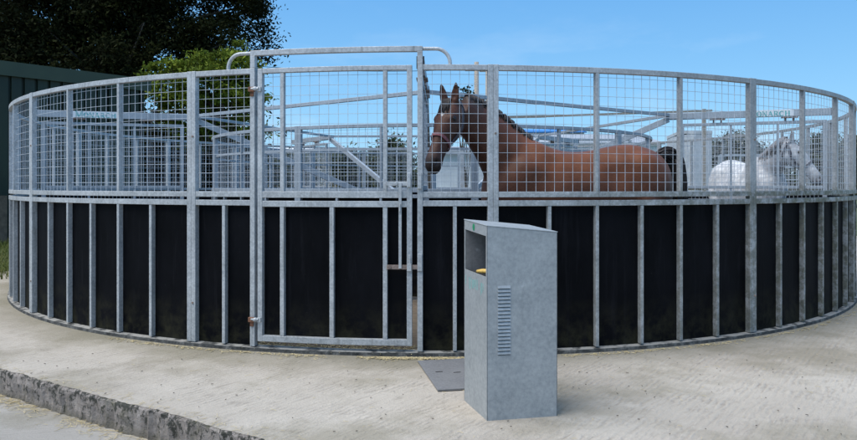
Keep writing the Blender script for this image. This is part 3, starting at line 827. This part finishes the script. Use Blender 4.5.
    for sg in (-1, 1):
        for tt, dd, rad in ((.915, .012, .020),):
            c = P0+ax*(tt*L)+sd*sg*.040+dr*dd; setc(np.exp(-(np.linalg.norm(co-c, axis=1)/rad)**4), (.008, .006, .006))
        c = P0+ax*(.27*L)+sd*sg*.098+dr*.038; setc(np.exp(-(np.linalg.norm(co-c, axis=1)/.030)**4), (.015, .012, .011), .8)
    at = me.color_attributes.new('coat', 'FLOAT_COLOR', 'POINT'); at.data.foreach_set('color', col.ravel())
    me.polygons.foreach_set('use_smooth', [True]*len(me.polygons)); me.update()
    mname = 'coat_'+kind
    m, nt, b = nodes(mname); a = nt.nodes.new('ShaderNodeAttribute'); a.attribute_name = 'coat'
    tc = nt.nodes.new('ShaderNodeTexCoord').outputs['Object']
    hair = noise(nt, mapv(nt, tc, (24, 60, 60)), 2.0, 4, .6); big = noise(nt, tc, 5, 5, .6)
    f = ramp(nt, big, [(.3, (.72,)*3), (.7, (1.2,)*3)])
    c2 = mixc(nt, 1.0, a.outputs['Color'], f, 'MULTIPLY')
    c2 = mixc(nt, mrange(nt, hair, .4, .7, 0, .35), c2, mixc(nt, .5, c2, (.26, .12, .06) if kind == 'bay' else (.75, .75, .75)))
    if kind == 'grey':
        v_ = nt.nodes.new('ShaderNodeTexVoronoi'); v_.inputs['Scale'].default_value = 16; nt.links.new(tc, v_.inputs['Vector'])
        c2 = mixc(nt, mrange(nt, v_.outputs['Distance'], .2, .6, 0, .45), c2, (.26, .26, .28))
    nt.links.new(c2, b.inputs['Base Color']); b.inputs['Roughness'].default_value = .52 if kind == 'bay' else .65
    b.inputs['Specular IOR Level'].default_value = .25; b.inputs['Sheen Weight'].default_value = .04; bump(nt, b, hair, .15, .004)
    MATS[mname] = m; me.materials.append(m)
    bo = bpy.data.objects.new('body', me); COL.objects.link(bo); bo.parent = root
    hk = 'hair_'+kind
    if hk not in MATS: simple(hk, (.018, .012, .010) if kind == 'bay' else (.17, .17, .18), .6, 0, .4, 60)
    loc_m = Matrix.Identity(4)
    def part(mb, n, mat, **k):
        o = mb.build(n, mat, None, **k); o.parent = root; return o
    # mane: locks lying over the right side of the crest
    rnd = random.Random(5); mb = MB(); rows = hd['neck']; cs = [Vector(r[:3]) for r in rows]
    for i in range(330):
        u_ = rnd.uniform(0.18, 1.0)**.85*(len(rows)-1.001); k = int(u_); fr_ = u_-k
        c = cs[k].lerp(cs[k+1], fr_); tt = (cs[min(k+2, len(cs)-1)]-cs[max(k-1, 0)]).normalized()
        sd_ = Vector((0,0,1)).cross(tt).normalized(); up = tt.cross(sd_).normalized()
        h = rows[k][3]+(rows[k+1][3]-rows[k][3])*fr_; w = rows[k][4]
        sgn = -1 if i % 3 else 1
        ln = rnd.uniform(.10, .20) if sgn < 0 else rnd.uniform(.03, .07); st = c+up*(h-.008)
        pts = [st+tt*rnd.uniform(-.01, .01), st+up*.020+sd_*sgn*.018-tt*.01, st+sd_*sgn*(.045+w*.18)*(1 if sgn < 0 else .55)-up*ln*.35-tt*.025+up*.01, st+sd_*sgn*(.06+w*.42+rnd.uniform(-.01, .015))*(1 if sgn < 0 else .55)-up*ln-tt*rnd.uniform(.02, .06)]
        mb.tube(pts, [.006, .009, .007, .002], 4)
    part(mb, 'mane', hk, smooth=True); mb = MB()
    P_, a_, s2, d2 = hd['poll'], hd['ax'], hd['side'], hd['dors']
    for i in range(46):
        o_ = rnd.uniform(-.03, .03); ln = rnd.uniform(.10, .19)
        st = P_+d2*.075+s2*o_-a_*.01
        mb.tube([st-d2*.02, st+d2*.022+a_*.02, st+d2*.026+a_*ln*.5+s2*rnd.uniform(-.015, .015), st+d2*.014+a_*ln+s2*rnd.uniform(-.03, .03)], [.006, .008, .006, .002], 4)
    part(mb, 'forelock', hk, smooth=True)
    # tail
    mb = MB()
    rows = cat(tail_pts, 4); base = [Vector(r[:3]) for r in rows]; rad = [float(r[3]) for r in rows]
    mb.tube(base, [max(.012, r*.80) for r in rad], 10)
    for i in range(150):
        an = rnd.uniform(0, 2*PI); rr2 = rnd.uniform(.55, 1.1); pts = []
        for j, c in enumerate(base):
            tt = (base[min(j+1, len(base)-1)]-base[max(j-1, 0)]).normalized(); u1 = tt.orthogonal().normalized(); u2 = tt.cross(u1)
            pts.append(c+(u1*math.cos(an+j*.05)+u2*math.sin(an+j*.05))*rad[j]*rr2+Vector((rnd.uniform(-.004, .004),)*3))
        mb.tube(pts, [.006]*(len(pts)-1)+[.002], 4)
    part(mb, 'tail', hk, smooth=True)
    # eyes
    for sg in (-1, 1):
        mb = MB(); c = P_+a_*(.27*L)+s2*sg*.094+d2*.036; mb.ell(c, (.019, .012, .016), (a_, s2, d2), 16, 10); part(mb, 'eye', 'eye', smooth=True)
    # head collar
    hp = hd['hp']; nm, cm = ('halter_red', 'halter_grey') if kind == 'bay' else ('halter_dark', 'halter_dark')
    mb = MB(); rings = []
    for i in range(33):
        ang = 360*i/32; t_ = .58-.03*math.sin(math.radians(ang))
        p0, p1 = hp(t_-.02, ang, .004), hp(t_+.02, ang, .004); q0, q1 = hp(t_-.02, ang, .011), hp(t_+.02, ang, .011)
        rings.append([p0, p1, q1, q0])
    mb.loft(rings); hb = part(mb, 'noseband', nm)
    for sg in (-1, 1):
        mb = MB(); rings = []
        for i in range(15):
            u_ = i/14; t_ = .56-u_*.62; ang = -22+u_*30
            if sg < 0: ang = 180-ang
            p0, p1 = hp(t_, ang-6, .004), hp(t_, ang+6, .004); q0, q1 = hp(t_, ang-6, .010), hp(t_, ang+6, .010)
            rings.append([p0, p1, q1, q0])
        mb.loft(rings); part(mb, 'cheek_strap', cm)
        mb = MB(); c = hp(.55, -22 if sg > 0 else 202, .010); mb.tube([c+(a_*math.cos(k*PI/5)+d2*math.sin(k*PI/5))*.017 for k in range(10)], .0035, 6, closed=True); part(mb, 'buckle_ring', 'galvanised_inner', smooth=True)
    mb = MB(); rings = []
    for i in range(25):
        ang = 360*i/24; t_ = .0+(.13*max(0, -math.sin(math.radians(ang)))) - .04*max(0, math.sin(math.radians(ang)))
        rings.append([hp(t_-.015, ang, .010), hp(t_+.015, ang, .010), hp(t_+.015, ang, .016), hp(t_-.015, ang, .016)])
    mb.loft(rings); part(mb, 'headpiece', cm)
    return root, hd
simple('halter_red', (.19, .065, .07), .7, 0, .3, 60); simple('halter_grey', (.09, .08, .09), .7, 0, .3, 60); simple('halter_dark', (.10, .10, .12), .7, 0, .3, 60)
m, nt, b = nodes('eye'); b.inputs['Base Color'].default_value = (.010, .006, .004, 1); b.inputs['Roughness'].default_value = .08; MATS['eye'] = m
nkB = [(.50,0,1.38,.34,.17), (.66,.02,1.535,.29,.15), (.81,.06,1.70,.24,.120), (.97,.12,1.835,.20,.098), (1.13,.20,1.925,.155,.088)]
hb_dir = Vector((-.986, -.168, 0)); rzB = math.atan2(hb_dir.y, hb_dir.x)
brown, _ = make_horse('brown bay horse with white star and pinkish head collar walking behind the near fence', (1.30, -4.85, .012), rzB, 1.0, nkB, (1.205,.25,1.965), (1.435,.47,1.425), 'bay',
    [(-.80,-.02,1.56,.040), (-.88,-.05,1.585,.06), (-.965,-.07,1.54,.085), (-1.01,-.08,1.36,.085), (-1.03,-.08,1.05,.08), (-1.04,-.08,.72,.05), (-1.05,-.08,.5,.012)], .06)
nkG = [(.50,0,1.38,.33,.17), (.64,0,1.50,.27,.15), (.80,.0,1.62,.215,.115), (.96,.01,1.73,.175,.092), (1.10,.03,1.795,.14,.080)]
hg = Vector((.05, -1, 0)).normalized(); rzG = math.atan2(hg.y, hg.x)
grey, _ = make_horse('white grey horse with dark muzzle looking out behind the right-hand mesh', (4.98, -.25, .012), rzG, 1.03, nkG, (1.135,.0,1.82), (1.38,.30,1.30), 'grey',
    [(-.86,0,1.52,.035), (-.91,0,1.48,.055), (-.95,0,1.30,.07), (-.97,0,1.0,.07), (-.98,0,.7,.05), (-.98,0,.5,.01)], .08)

# ------------------------------------------------------------------ background
# green clad shed behind the left of the pen
shed = empty('green_shed', (-9.1, 6.2, 0)); tag(shed, 'dark green shed with ribbed metal cladding behind the left side of the pen', 'shed')
a = Vector((-10.1, 5.0, 0)); b = Vector((-8.06, 7.45, 0)); d_ = (b-a).normalized(); n_ = Vector((d_.y, -d_.x, 0))
s0 = a-d_*5.0; s1 = a+d_*3.45; Ltot = (s1-s0).length; ztop = 4.21
mb = MB(); n = int(Ltot/.29); prof = []
zw = 3.92
for i in range(n):
    t = i*.29
    for dt, o_ in ((0, 0), (.20, 0), (.20, -.07), (.272, -.07), (.272, 0)): prof.append(s0+d_*(t+dt)+n_*o_)
mb.add([p for p in prof]+[p+z_*zw for p in prof], [(i, i+1, i+1+len(prof), i+len(prof)) for i in range(len(prof)-1)])
wl = mb.build('wall', 'green_cladding', shed)
dpth = -n_*7
mb = MB(); mb.box((s1+d_*.02)+dpth/2+z_*zw/2+n_*.0, (.04, 7.0, zw), (d_, n_, z_)); mb.box(s0+dpth/2+z_*zw/2, (.04, 7.0, zw), (d_, n_, z_)); mb.box(s0+d_*Ltot/2+dpth+z_*zw/2, (Ltot, .04, zw), (d_, n_, z_)); mb.build('side_wall', 'green_cladding', shed)
mb = MB(); mb.box(s0+d_*(Ltot/2+.05)+n_*.06+z_*(zw+.15), (Ltot+.3, .04, .34), (d_, n_, z_)); mb.build('fascia', 'green_trim', shed)
mb = MB(); r0 = s0-d_*.1+n_*.04; r1 = s1+d_*.2+n_*.04; rb = -n_*7.3
vs = [r0+z_*ztop, r1+z_*ztop, r1+rb*.5+z_*(ztop+.25), r0+rb*.5+z_*(ztop+.25), r1+rb+z_*ztop, r0+rb+z_*ztop]
slab(mb, [vs[0], vs[1], vs[2], vs[3]], z_, .03); slab(mb, [vs[3], vs[2], vs[4], vs[5]], z_, .03); mb.build('roof', 'green_trim', shed)
# weathered boards leaning at its foot
for i in range(9):
    c = a-d_*(1.7-.30*i)+n_*(.62+.03*(i % 3)); h = 1.15+.09*math.sin(i*2.1)
    mb = MB(); mb.box(c+z_*h/2, (.16, .03, h), ((d_+Vector((0,0,.02*math.sin(i*3)))).normalized(), (n_+z_*.12).normalized(), z_)); o = mb.build('board', 'timber', bevel=.003)
    tag(o, 'weathered brown board leaning in a row against the foot of the green shed', 'board', 'boards leaning against the green shed')

def leaves(mb_name, blobs, n, size, mat, parent, seed, clump=.5, squash=.7, ncl=60):
    """scatter leaf quads in clumps through the volume of ellipsoid blobs"""
    r = np.random.default_rng(seed); vol = np.array([b[1][0]*b[1][1]*b[1][2] for b in blobs]); pr = vol/vol.sum()
    cl = []; k = len(blobs)*ncl
    ib = r.choice(len(blobs), k, p=pr)
    dirs = r.normal(size=(k, 3)); dirs /= np.linalg.norm(dirs, axis=1)[:, None]
    rad = r.uniform(.30, 1.0, k)**.55
    C_ = np.array([blobs[i][0] for i in ib]); Rr = np.array([blobs[i][1] for i in ib])
    cen = C_+dirs*rad[:, None]*Rr
    cs = clump*r.uniform(.5, 1.3, k)
    ic = r.integers(0, k, n); off = r.normal(size=(n, 3))*cs[ic][:, None]*.5; off[:, 2] *= squash
    c = cen[ic]+off
    u_ = r.normal(size=(n, 3)); u_ /= np.linalg.norm(u_, axis=1)[:, None]
    w_ = np.cross(u_, r.normal(size=(n, 3))); w_ /= np.linalg.norm(w_, axis=1)[:, None]
    s_ = size*r.uniform(.6, 1.35, n)[:, None]
    V = np.stack([c-u_*s_, c+w_*s_*.42-u_*s_*.1, c+u_*s_, c-w_*s_*.42-u_*s_*.1], 1).reshape(-1, 3)
    me = bpy.data.meshes.new(mb_name); me.vertices.add(4*n); me.vertices.foreach_set('co', V.ravel().astype(np.float32))
    me.loops.add(4*n); me.loops.foreach_set('vertex_index', np.arange(4*n, dtype=np.int32))
    me.polygons.add(n); me.polygons.foreach_set('loop_start', np.arange(0, 4*n, 4, dtype=np.int32)); me.polygons.foreach_set('loop_total', np.full(n, 4, dtype=np.int32))
    me.update(calc_edges=True); me.materials.append(MATS[mat])
    o = bpy.data.objects.new(mb_name, me); COL.objects.link(o)
    if parent: o.parent = parent; o.matrix_parent_inverse = PM[parent.name].inverted()
    return o, cen
def tree(name, label, base, blobs, n, size, mat, seed, trunk_r=.2, clump=.5, ncl=60, group=None, limbs=24, squash=.7):
    root = empty(name, base); tag(root, label, 'tree', group)
    o, cen = leaves('crown', blobs, n, size, mat, root, seed, clump, squash, ncl=ncl)
    r = random.Random(seed); mb = MB(); base = Vector(base)
    top = .80*max(b_[0][2] for b_ in blobs); cm = Vector((sum(b_[0][0] for b_ in blobs)/len(blobs), sum(b_[0][1] for b_ in blobs)/len(blobs), top))
    pts = [base+Vector((0,0,-.1)), base.lerp(cm, .3)+Vector((r.uniform(-.2, .2), 0, 0)), base.lerp(cm, .65), cm]
    rows = cat([tuple(p)+(trunk_r*q,) for p, q in zip(pts, (1.15, .85, .55, .15))], 4)
    mb.tube([Vector(x[:3]) for x in rows], [float(x[3]) for x in rows], 9)
    for i in range(limbs):
        e = Vector(cen[r.randrange(len(cen))]); st = Vector(rows[min(len(rows)-2, 3+int(r.random()*(len(rows)-5)))][:3])
        mid = st.lerp(e, .5)+Vector((r.uniform(-.2, .2), r.uniform(-.2, .2), r.uniform(.0, .35)))*(e-st).length*.4
        q = cat([tuple(st)+(trunk_r*.34,), tuple(mid)+(trunk_r*.2,), tuple(e)+(trunk_r*.05,)], 3)
        mb.tube([Vector(x[:3]) for x in q], [float(x[3]) for x in q], 5)
    t = mb.build('trunk', 'bark', root, smooth=True)
    return root
def B(px, py, d, rx, rz, ry=None):
    """blob at photo position with radii in photo pixels"""
    c = gp(px, d, py=py); s_ = d/F; return (tuple(c), (rx*s_, (ry if ry else rx*.6)*s_, rz*s_))
tree('dark_tree', 'huge dark leafy tree rising over the green shed at the left', gp(90, 27, 0),
     [B(20, 10, 26, 90, 75), B(110, -10, 27, 90, 70), B(190, 0, 27, 75, 62), B(60, 60, 26, 95, 50), B(140, 50, 27, 80, 45), B(235, 12, 27.5, 38, 36), B(215, 52, 27.5, 48, 30), B(240, -38, 27.5, 34, 34), B(258, 22, 27.6, 20, 26), B(262, -4, 27.6, 16, 20), B(246, 58, 27.6, 22, 20), B(40, -60, 27, 110, 60), B(150, -70, 27, 90, 60), B(-60, 20, 26, 70, 110)],
     190000, .08, 'leaf_dark', 11, .42, .72, 60, limbs=60)
tree('leaning_tree', 'bright green leafy tree beside the gate hinge, in front of the dark tree', gp(225, 21, 0),
     [B(205, 82, 20.5, 42, 32), B(168, 72, 20.5, 18, 14), B(247, 44, 20.6, 13, 11), B(240, 78, 20.5, 26, 28), B(170, 92, 20.5, 36, 22), B(225, 118, 21, 36, 26), B(255, 110, 20.5, 14, 30), B(196, 128, 21, 30, 24), B(226, 62, 20.5, 24, 14), B(256, 82, 20.5, 13, 12)],
     25000, .065, 'leaf_bright', 5, .16, .42, 14, squash=.4)
tree('dark_hedge_tree', 'dark bushy tree low behind the inner ring, left of the gate', gp(205, 23, 0),
     [B(215, 140, 23, 42, 30), B(160, 150, 23, 45, 34), B(225, 175, 23, 34, 26), B(100, 150, 24, 60, 40)], 30000, .10, 'leaf_dark', 15, .25, .7, 60)
far = [(735, 150, 48, 34, 22, 'leaf_grey', 'silvery tree seen behind the body of the grey horse'), (770, 160, 52, 24, 14, 'leaf_grey', 'low silvery tree behind the neck of the grey horse'),
       (822, 152, 44, 18, 24, 'leaf_far', 'dull green tree seen behind the muzzle of the grey horse'), (855, 152, 40, 20, 20, 'leaf_far', 'green tree at the far right edge of the pen'),
       (352, 164, 38, 26, 14, 'leaf_far', 'low brown green bush seen through the middle of the gate'), (392, 158, 36, 18, 20, 'leaf_far', 'green bush seen through the gate near its latch'),
       (290, 168, 34, 26, 12, 'leaf_far', 'low bush seen through the gate in front of the beige building')]
for i, (px, py, d, rx, rz, mt, lb) in enumerate(far):
    tree('distant_tree', lb, gp(px, d, 0), [B(px, py, d, rx*.7, rz*.8), B(px-rx*.45, py+rz*.35, d, rx*.5, rz*.55), B(px+rx*.45, py+rz*.3, d+.5, rx*.5, rz*.6), B(px, py+rz*.9, d, rx*.8, rz*.5)], 7000, .13, mt, 40+i, .14, .7, 30, group='trees beyond the pen', limbs=8)
# thin bare-topped tree by the pole
tree('sparse_tree', 'thin sparse tree reaching up behind the ears of the brown horse', gp(463, 22, 0), [B(463, 92, 22, 8, 5), B(458, 103, 22, 5, 6), B(468, 97, 22, 6, 5)], 170, .07, 'leaf_dark', 77, .07, .15, 10, limbs=10)
# long hedge far right and far field edge
def hedge(px0, px1, d, top, label, seed, n=30000, mat='leaf_far'):
    p0 = gp(px0, d, 0); p1 = gp(px1, d, 0); root = empty('hedge', (p0+p1)/2); tag(root, label, 'hedge')
    bl = []; k = 14
    for i in range(k):
        c = p0.lerp(p1, (i+.5)/k); hgt = top*random.uniform(.8, 1.12); L_ = (p1-p0).length/k
        bl.append(((c.x, c.y, hgt*.5), (L_*.75, .8, hgt*.52)))
    leaves('foliage', bl, n, .24, mat, root, seed, .35, ncl=60)
    mb = MB()
    for i in range(26):
        c = p0.lerp(p1, i/25); mb.tube([c, c+Vector((random.uniform(-.1, .1), 0, top*.7))], .03, 5)
    mb.build('stems', 'bark', root)
hedge(640, 1000, 62, 2.9, 'long field hedge beyond the right side of the pen', 90)
hedge(100, 470, 58, 3.1, 'long field hedge beyond the gate side of the pen', 91)
# buildings beyond
def building(name, label, px0, px1, d, zeave, depth, wall, roof, rise=.8, wins=(), yaw=0, over=.2, door=None):
    p0 = gp(px0, d, 0); p1 = gp(px1, d, 0); c = (p0+p1)/2; W = (p1-p0).length
    root = empty(name, c); tag(root, label, 'building')
    X = Vector((1,0,0)); Y = Vector((0,1,0))
    mb = MB(); x0, x1 = p0.x, p1.x; y0, y1 = p0.y, p0.y+depth
    vs = [(x0,y0,0),(x1,y0,0),(x1,y1,0),(x0,y1,0),(x0,y0,zeave),(x1,y0,zeave),(x1,y1,zeave),(x0,y1,zeave),(x0,(y0+y1)/2,zeave+rise),(x1,(y0+y1)/2,zeave+rise)]
    mb.add(vs, [(0,1,5,4),(2,3,7,6),(1,2,6,9,5),(3,0,4,8,7)]); mb.build('wall', wall, root)
    mb = MB(); o_ = over; e = .1
    slab(mb, [Vector((x0-o_,y0-o_,zeave-.02)), Vector((x1+o_,y0-o_,zeave-.02)), Vector((x1+o_,(y0+y1)/2,zeave+rise+.06)), Vector((x0-o_,(y0+y1)/2,zeave+rise+.06))], z_, e)
    slab(mb, [Vector((x0-o_,(y0+y1)/2,zeave+rise+.06)), Vector((x1+o_,(y0+y1)/2,zeave+rise+.06)), Vector((x1+o_,y1+o_,zeave-.02)), Vector((x0-o_,y1+o_,zeave-.02))], z_, e)
    mb.build('roof', roof, root)
    for (t, zc, w, h) in wins:
        cx_ = x0+(x1-x0)*t
        mb = MB(); mb.box((cx_, y0-.03, zc), (w, .06, h)); f_ = mb.build('window', 'sign_white', root); PM[f_.name] = Matrix.Identity(4)
        mb = MB(); mb.box((cx_, y0-.065, zc), (w-.16, .01, h-.16)); mb.build('pane', 'window_dark', f_)
    return root
building('white_stable', 'low plain white stable block behind the chin of the brown horse', 430, 530, 24, 2.45, 6, 'white_wall', 'roof_grey', .25)
building('beige_stable', 'long low beige stable seen through the entrance gate', 250, 342, 44, 3.45, 7, 'beige_wall', 'white_wall', .35, [(.3, 1.9, 1.0, .8), (.7, 1.9, 1.0, .8)])
building('grey_barn', 'wide low barn with shallow grey metal roof beyond the back of the brown horse', 535, 660, 36, 3.5, 9, 'white_wall', 'roof_grey', .7, [(.15, 2.2, 1.2, .9), (.45, 2.2, 1.2, .9), (.8, 2.2, 1.2, .9)])
building('blue_roofed_barn', 'distant barn with a bright blue roof above the back of the brown horse', 512, 584, 60, 6.0, 10, 'roof_grey', 'roof_blue', .55)
building('white_trailer_shed', 'narrow white shed standing between the two horses', 694, 712, 22, 3.0, 2.5, 'pale_wall', 'pale_wall', .02, over=.01)
# rusty capping pipe / timber rail high at back: weathered timber beams on posts
tb = empty('timber_rail', gp(560, 20, 0)); tag(tb, 'weathered timber pole rail on posts beyond the back of the pen', 'rail')
mb = MB(); mb.bar(gp(488, 20, py=117.5), gp(546, 20.5, py=116.2), .07, .075); mb.bar(gp(546, 20.5, py=116.2), gp(712, 21, py=110.5), .05, .06); mb.build('rail', 'old_timber', tb)
for px in (492, 704):
    mb = MB(); t_ = gp(px, 20.3, py=109 if px > 600 else 116); mb.bar(Vector((t_.x, t_.y, 0)), t_, .09, .09); mb.build('post', 'old_timber', tb)
# second steel handling pens (gates) beyond the ring
def hurdle(px0, px1, d, z0, z1, label, nb=5, nv=4):
    p0 = gp(px0, d, 0); p1 = gp(px1, d, 0); root = empty('steel_hurdle', (p0+p1)/2); tag(root, label, 'hurdle', 'steel hurdles stacked beyond the pen')
    mb = MB(); d_ = (p1-p0).normalized()
    for z in (z0, z1): mb.bar(p0+z_*z, p1+z_*z, .07, .07)
    for t in (0, 1): mb.bar(p0.lerp(p1, t), p0.lerp(p1, t)+z_*z1, .08, .08)
    mb.build('frame', 'galvanised_inner', root)
    for i in range(1, nb):
        mb = MB(); zz = z0+(z1-z0)*i/nb; mb.bar(p0+z_*zz, p1+z_*zz, .04, .04); mb.build('rail', 'galvanised_inner', root)
    for i in range(1, nv):
        mb = MB(); q = p0.lerp(p1, i/nv); mb.bar(q+z_*z0, q+z_*z1, .05, .05); mb.build('upright', 'galvanised_inner', root)
hurdle(505, 575, 20, .4, 2.55, 'steel hurdle standing just beyond the withers of the brown horse')
hurdle(560, 630, 21.5, .4, 2.75, 'steel hurdle standing just beyond the rump of the brown horse')
hurdle(720, 800, 20, .4, 2.2, 'steel hurdle beyond the pen, behind the grey horse')
# utility poles with wires
poles = []
for px, d, top, lb in ((476.5, 30, 62, 'slim timber utility pole just left of the double post behind the brown horse'), (487, 46, 66, 'farther utility pole half hidden by the double post behind the brown horse')):
    root = empty('utility_pole', gp(px, d, 0)); tag(root, lb, 'pole', 'utility poles beyond the pen')
    t_ = gp(px, d, py=top); mb = MB(); mb.tube([Vector((t_.x, t_.y, 0)), t_], [.15, .10], 10); mb.build('shaft', 'old_timber', root, smooth=True)
    mb = MB(); mb.bar(t_+Vector((-.5, 0, -.35)), t_+Vector((.5, 0, -.35)), .08, .09); mb.build('crossarm', 'old_timber', root)
    poles.append(t_)
mb = MB()
for z__, in ((0,),):
    p0 = gp(130, 26, py=52); p1 = poles[0]+Vector((-.3, 0, -.3)); n = 24
    pts = [p0.lerp(p1, i/n)+z_*(-1.0*4*(i/n)*(1-i/n)*.35) for i in range(n+1)]; mb.tube(pts, .012, 5)
w = mb.build('power_line', 'wire_cable'); tag(w, 'thin dark overhead cable sagging across the sky above the gate', 'cable')
# verge grass at far left, straw and litter
def scatter(name, fn, n, L, wd, mat, label, cat_, seed, flat=True):
    r = random.Random(seed); mb = MB()
    for i in range(n):
        c = fn(r); 
        if c is None: continue
        l = L*r.uniform(.5, 1.3); a = r.uniform(0, PI) if flat else r.uniform(0, 2*PI)
        if flat:
            d1 = Vector((math.cos(a), math.sin(a), r.uniform(-.08, .12))).normalized()
            mid = c+Vector((0,0,.004))
            mb.tube([mid-d1*l/2, mid+Vector((r.uniform(-.1, .1)*l, r.uniform(-.1, .1)*l, r.uniform(0, .05)*l)), mid+d1*l/2], [wd, wd, wd*.6], 3)
        else:
            lean = Vector((math.cos(a)*.35, math.sin(a)*.35, 1)); s2 = Vector((-math.sin(a), math.cos(a), 0))*wd
            mb.add([c-s2, c+s2, c+lean*l*.6+s2*.6, c+lean*l*.6-s2*.6, c+Vector((lean.x*1.5, lean.y*1.5, 1))*l], [(0,1,2,3), (3,2,4)])
    o = mb.build(name, mat); tag(o, label, cat_, None, 'stuff'); return o
def f_kerb(r):
    t = r.uniform(-.6, 3.2); w = abs(r.gauss(0, .07)); g_ = .5+.5*math.sin(t*5+1)*math.sin(t*2.3)
    if r.random() > g_+.25: return None
    return ka+kd*t-kn*(.03+w)+z_*(-.172)
scatter('straw', f_kerb, 900, .06, .0012, 'straw', 'pale straw wisps lying along the foot of the kerb', 'straw', 3)
def f_slab(r):
    t = r.uniform(-1, 3.2); return ka+kd*t+kn*abs(r.gauss(0, .05))+z_*.002
scatter('straw', f_slab, 200, .04, .001, 'straw', 'short straw bits caught on the top edge of the kerb', 'straw', 4)
def f_ring(r):
    px = r.choice((r.uniform(360, 470), r.uniform(120, 330), r.uniform(380, 465), r.uniform(560, 860)))
    a = phi_of(max(15, min(850, px))); return P(5.885+abs(r.gauss(0, .035)), a, .003)
scatter('litter', f_ring, 900, .035, .0022, 'straw', 'yellowish straw and leaf litter gathered along the foot of the pen', 'litter', 6)
def f_in(r):
    a = r.uniform(gl-2, gr+2); return P(5.82-abs(r.gauss(0, .12)), a, r.choice((.016, .05)) if False else .016)
scatter('litter', f_in, 900, .05, .003, 'straw', 'dry leaf litter lying under the gate', 'litter', 8)
def f_gen(r): return Vector((r.uniform(-5, 6), r.uniform(-8, -5.6), .003)) if True else None
def f_gen2(r):
    c = f_gen(r); return c if (c.x**2+c.y**2) > 6.0**2 and (c-ka).dot(kn) > .05 else None
scatter('debris', f_gen2, 260, .035, .0012, 'straw', 'scattered straw specks on the open concrete', 'straw', 9)
def f_crumb(r):
    c = Vector((r.uniform(-4.5, 5.5), r.uniform(-7.8, -5.7), .004)); return c if (c.x**2+c.y**2) > 5.95**2 and (c-ka).dot(kn) > .03 else None
o = scatter('debris', f_crumb, 300, .012, .0026, 'bark', 'tiny dark crumbs of dirt and leaf strewn over the concrete', 'debris', 19)
def f_grass(r):
    p = Vector((r.uniform(-13.5, -5.9), r.uniform(-1.6, 5.5), -.02)); 
    if p.x**2+p.y**2 < 5.95**2: return None
    if (p-a_sh).dot(n_) < -.1: return None
    return p
a_sh = a if isinstance(a, Vector) else Vector((-10.1, 5, 0)); a_sh = Vector((-10.1, 5.0, 0)); 
scatter('grass', f_grass, 26000, .11, .006, 'grass_blade', 'rough green grass growing between the pen and the green shed', 'grass', 10, flat=False)

# ------------------------------------------------------------------ camera, light, world
cam = bpy.data.cameras.new('Camera'); co_ = bpy.data.objects.new('Camera', cam); COL.objects.link(co_)
co_.location = (CAMX, -D0, EYE); co_.rotation_euler = (PI/2, 0, 0)
cam.sensor_width = 36; cam.sensor_fit = 'HORIZONTAL'; cam.lens = F/857*36; cam.shift_x = 0; cam.shift_y = -(220-HY)/857
cam.clip_end = 2000; cam.clip_start = .05; sc.camera = co_
w = bpy.data.worlds.new('World'); sc.world = w; w.use_nodes = True; nt = w.node_tree
bg = nt.nodes['Background']; sky = nt.nodes.new('ShaderNodeTexSky'); sky.sky_type = 'NISHITA'; sky.sun_disc = False
SUN_EL, SUN_AZ = 64, -115          # azimuth measured clockwise from +Y (ahead of the camera)
sky.sun_elevation = math.radians(SUN_EL); sky.sun_rotation = math.radians(SUN_AZ); sky.altitude = 50; sky.air_density = 1.0; sky.dust_density = .3; sky.ozone_density = 2.0
tc = nt.nodes.new('ShaderNodeTexCoord').outputs['Generated']
cl = noise(nt, mapv(nt, tc, (1, 1, 3.2)), 2.6, 7, .6)
sxx = nt.nodes.new('ShaderNodeSeparateXYZ'); nt.links.new(tc, sxx.inputs[0])
lowm = mrange(nt, sxx.outputs[2], .25, .02, .10, 1.0)
cm_ = math_(nt, 'MULTIPLY', mrange(nt, cl, .52, .72, 0, .6), lowm, True)
mx = mixc(nt, cm_, sky.outputs[0], (6.0, 7.0, 8.2))
hs_ = nt.nodes.new('ShaderNodeHueSaturation'); hs_.inputs['Saturation'].default_value = 1.0; hs_.inputs['Hue'].default_value = .5; grad = mixc(nt, 1.0, ramp(nt, sxx.outputs[2], [(.0, (.215, .54, .83)), (.33, (.075, .325, .73))]), (7.5, 7.5, 7.5), 'MULTIPLY'); mx2 = mixc(nt, .75, sky.outputs[0], grad); mx2 = mixc(nt, cm_, mx2, (5.2, 6.1, 7.0)); nt.links.new(mx2, hs_.inputs['Color'])
nt.links.new(hs_.outputs[0], bg.inputs[0]); bg.inputs[1].default_value = .13
sl = bpy.data.lights.new('Sun', 'SUN'); so = bpy.data.objects.new('Sun', sl); COL.objects.link(so)
sl.energy = 3.9; sl.angle = math.radians(58); sl.color = (1.0, .955, .89)
az = math.radians(SUN_AZ); el = math.radians(SUN_EL)
dirv = Vector((math.sin(az)*math.cos(el), math.cos(az)*math.cos(el), math.sin(el)))
so.rotation_euler = dirv.to_track_quat('Z', 'Y').to_euler(); so.location = dirv*30
sc.view_settings.view_transform = 'Standard'; sc.view_settings.look = 'None'; sc.view_settings.exposure = 0.35; sc.view_settings.gamma = 1
sc.view_settings.use_curve_mapping = False
sc.render.engine = 'CYCLES'
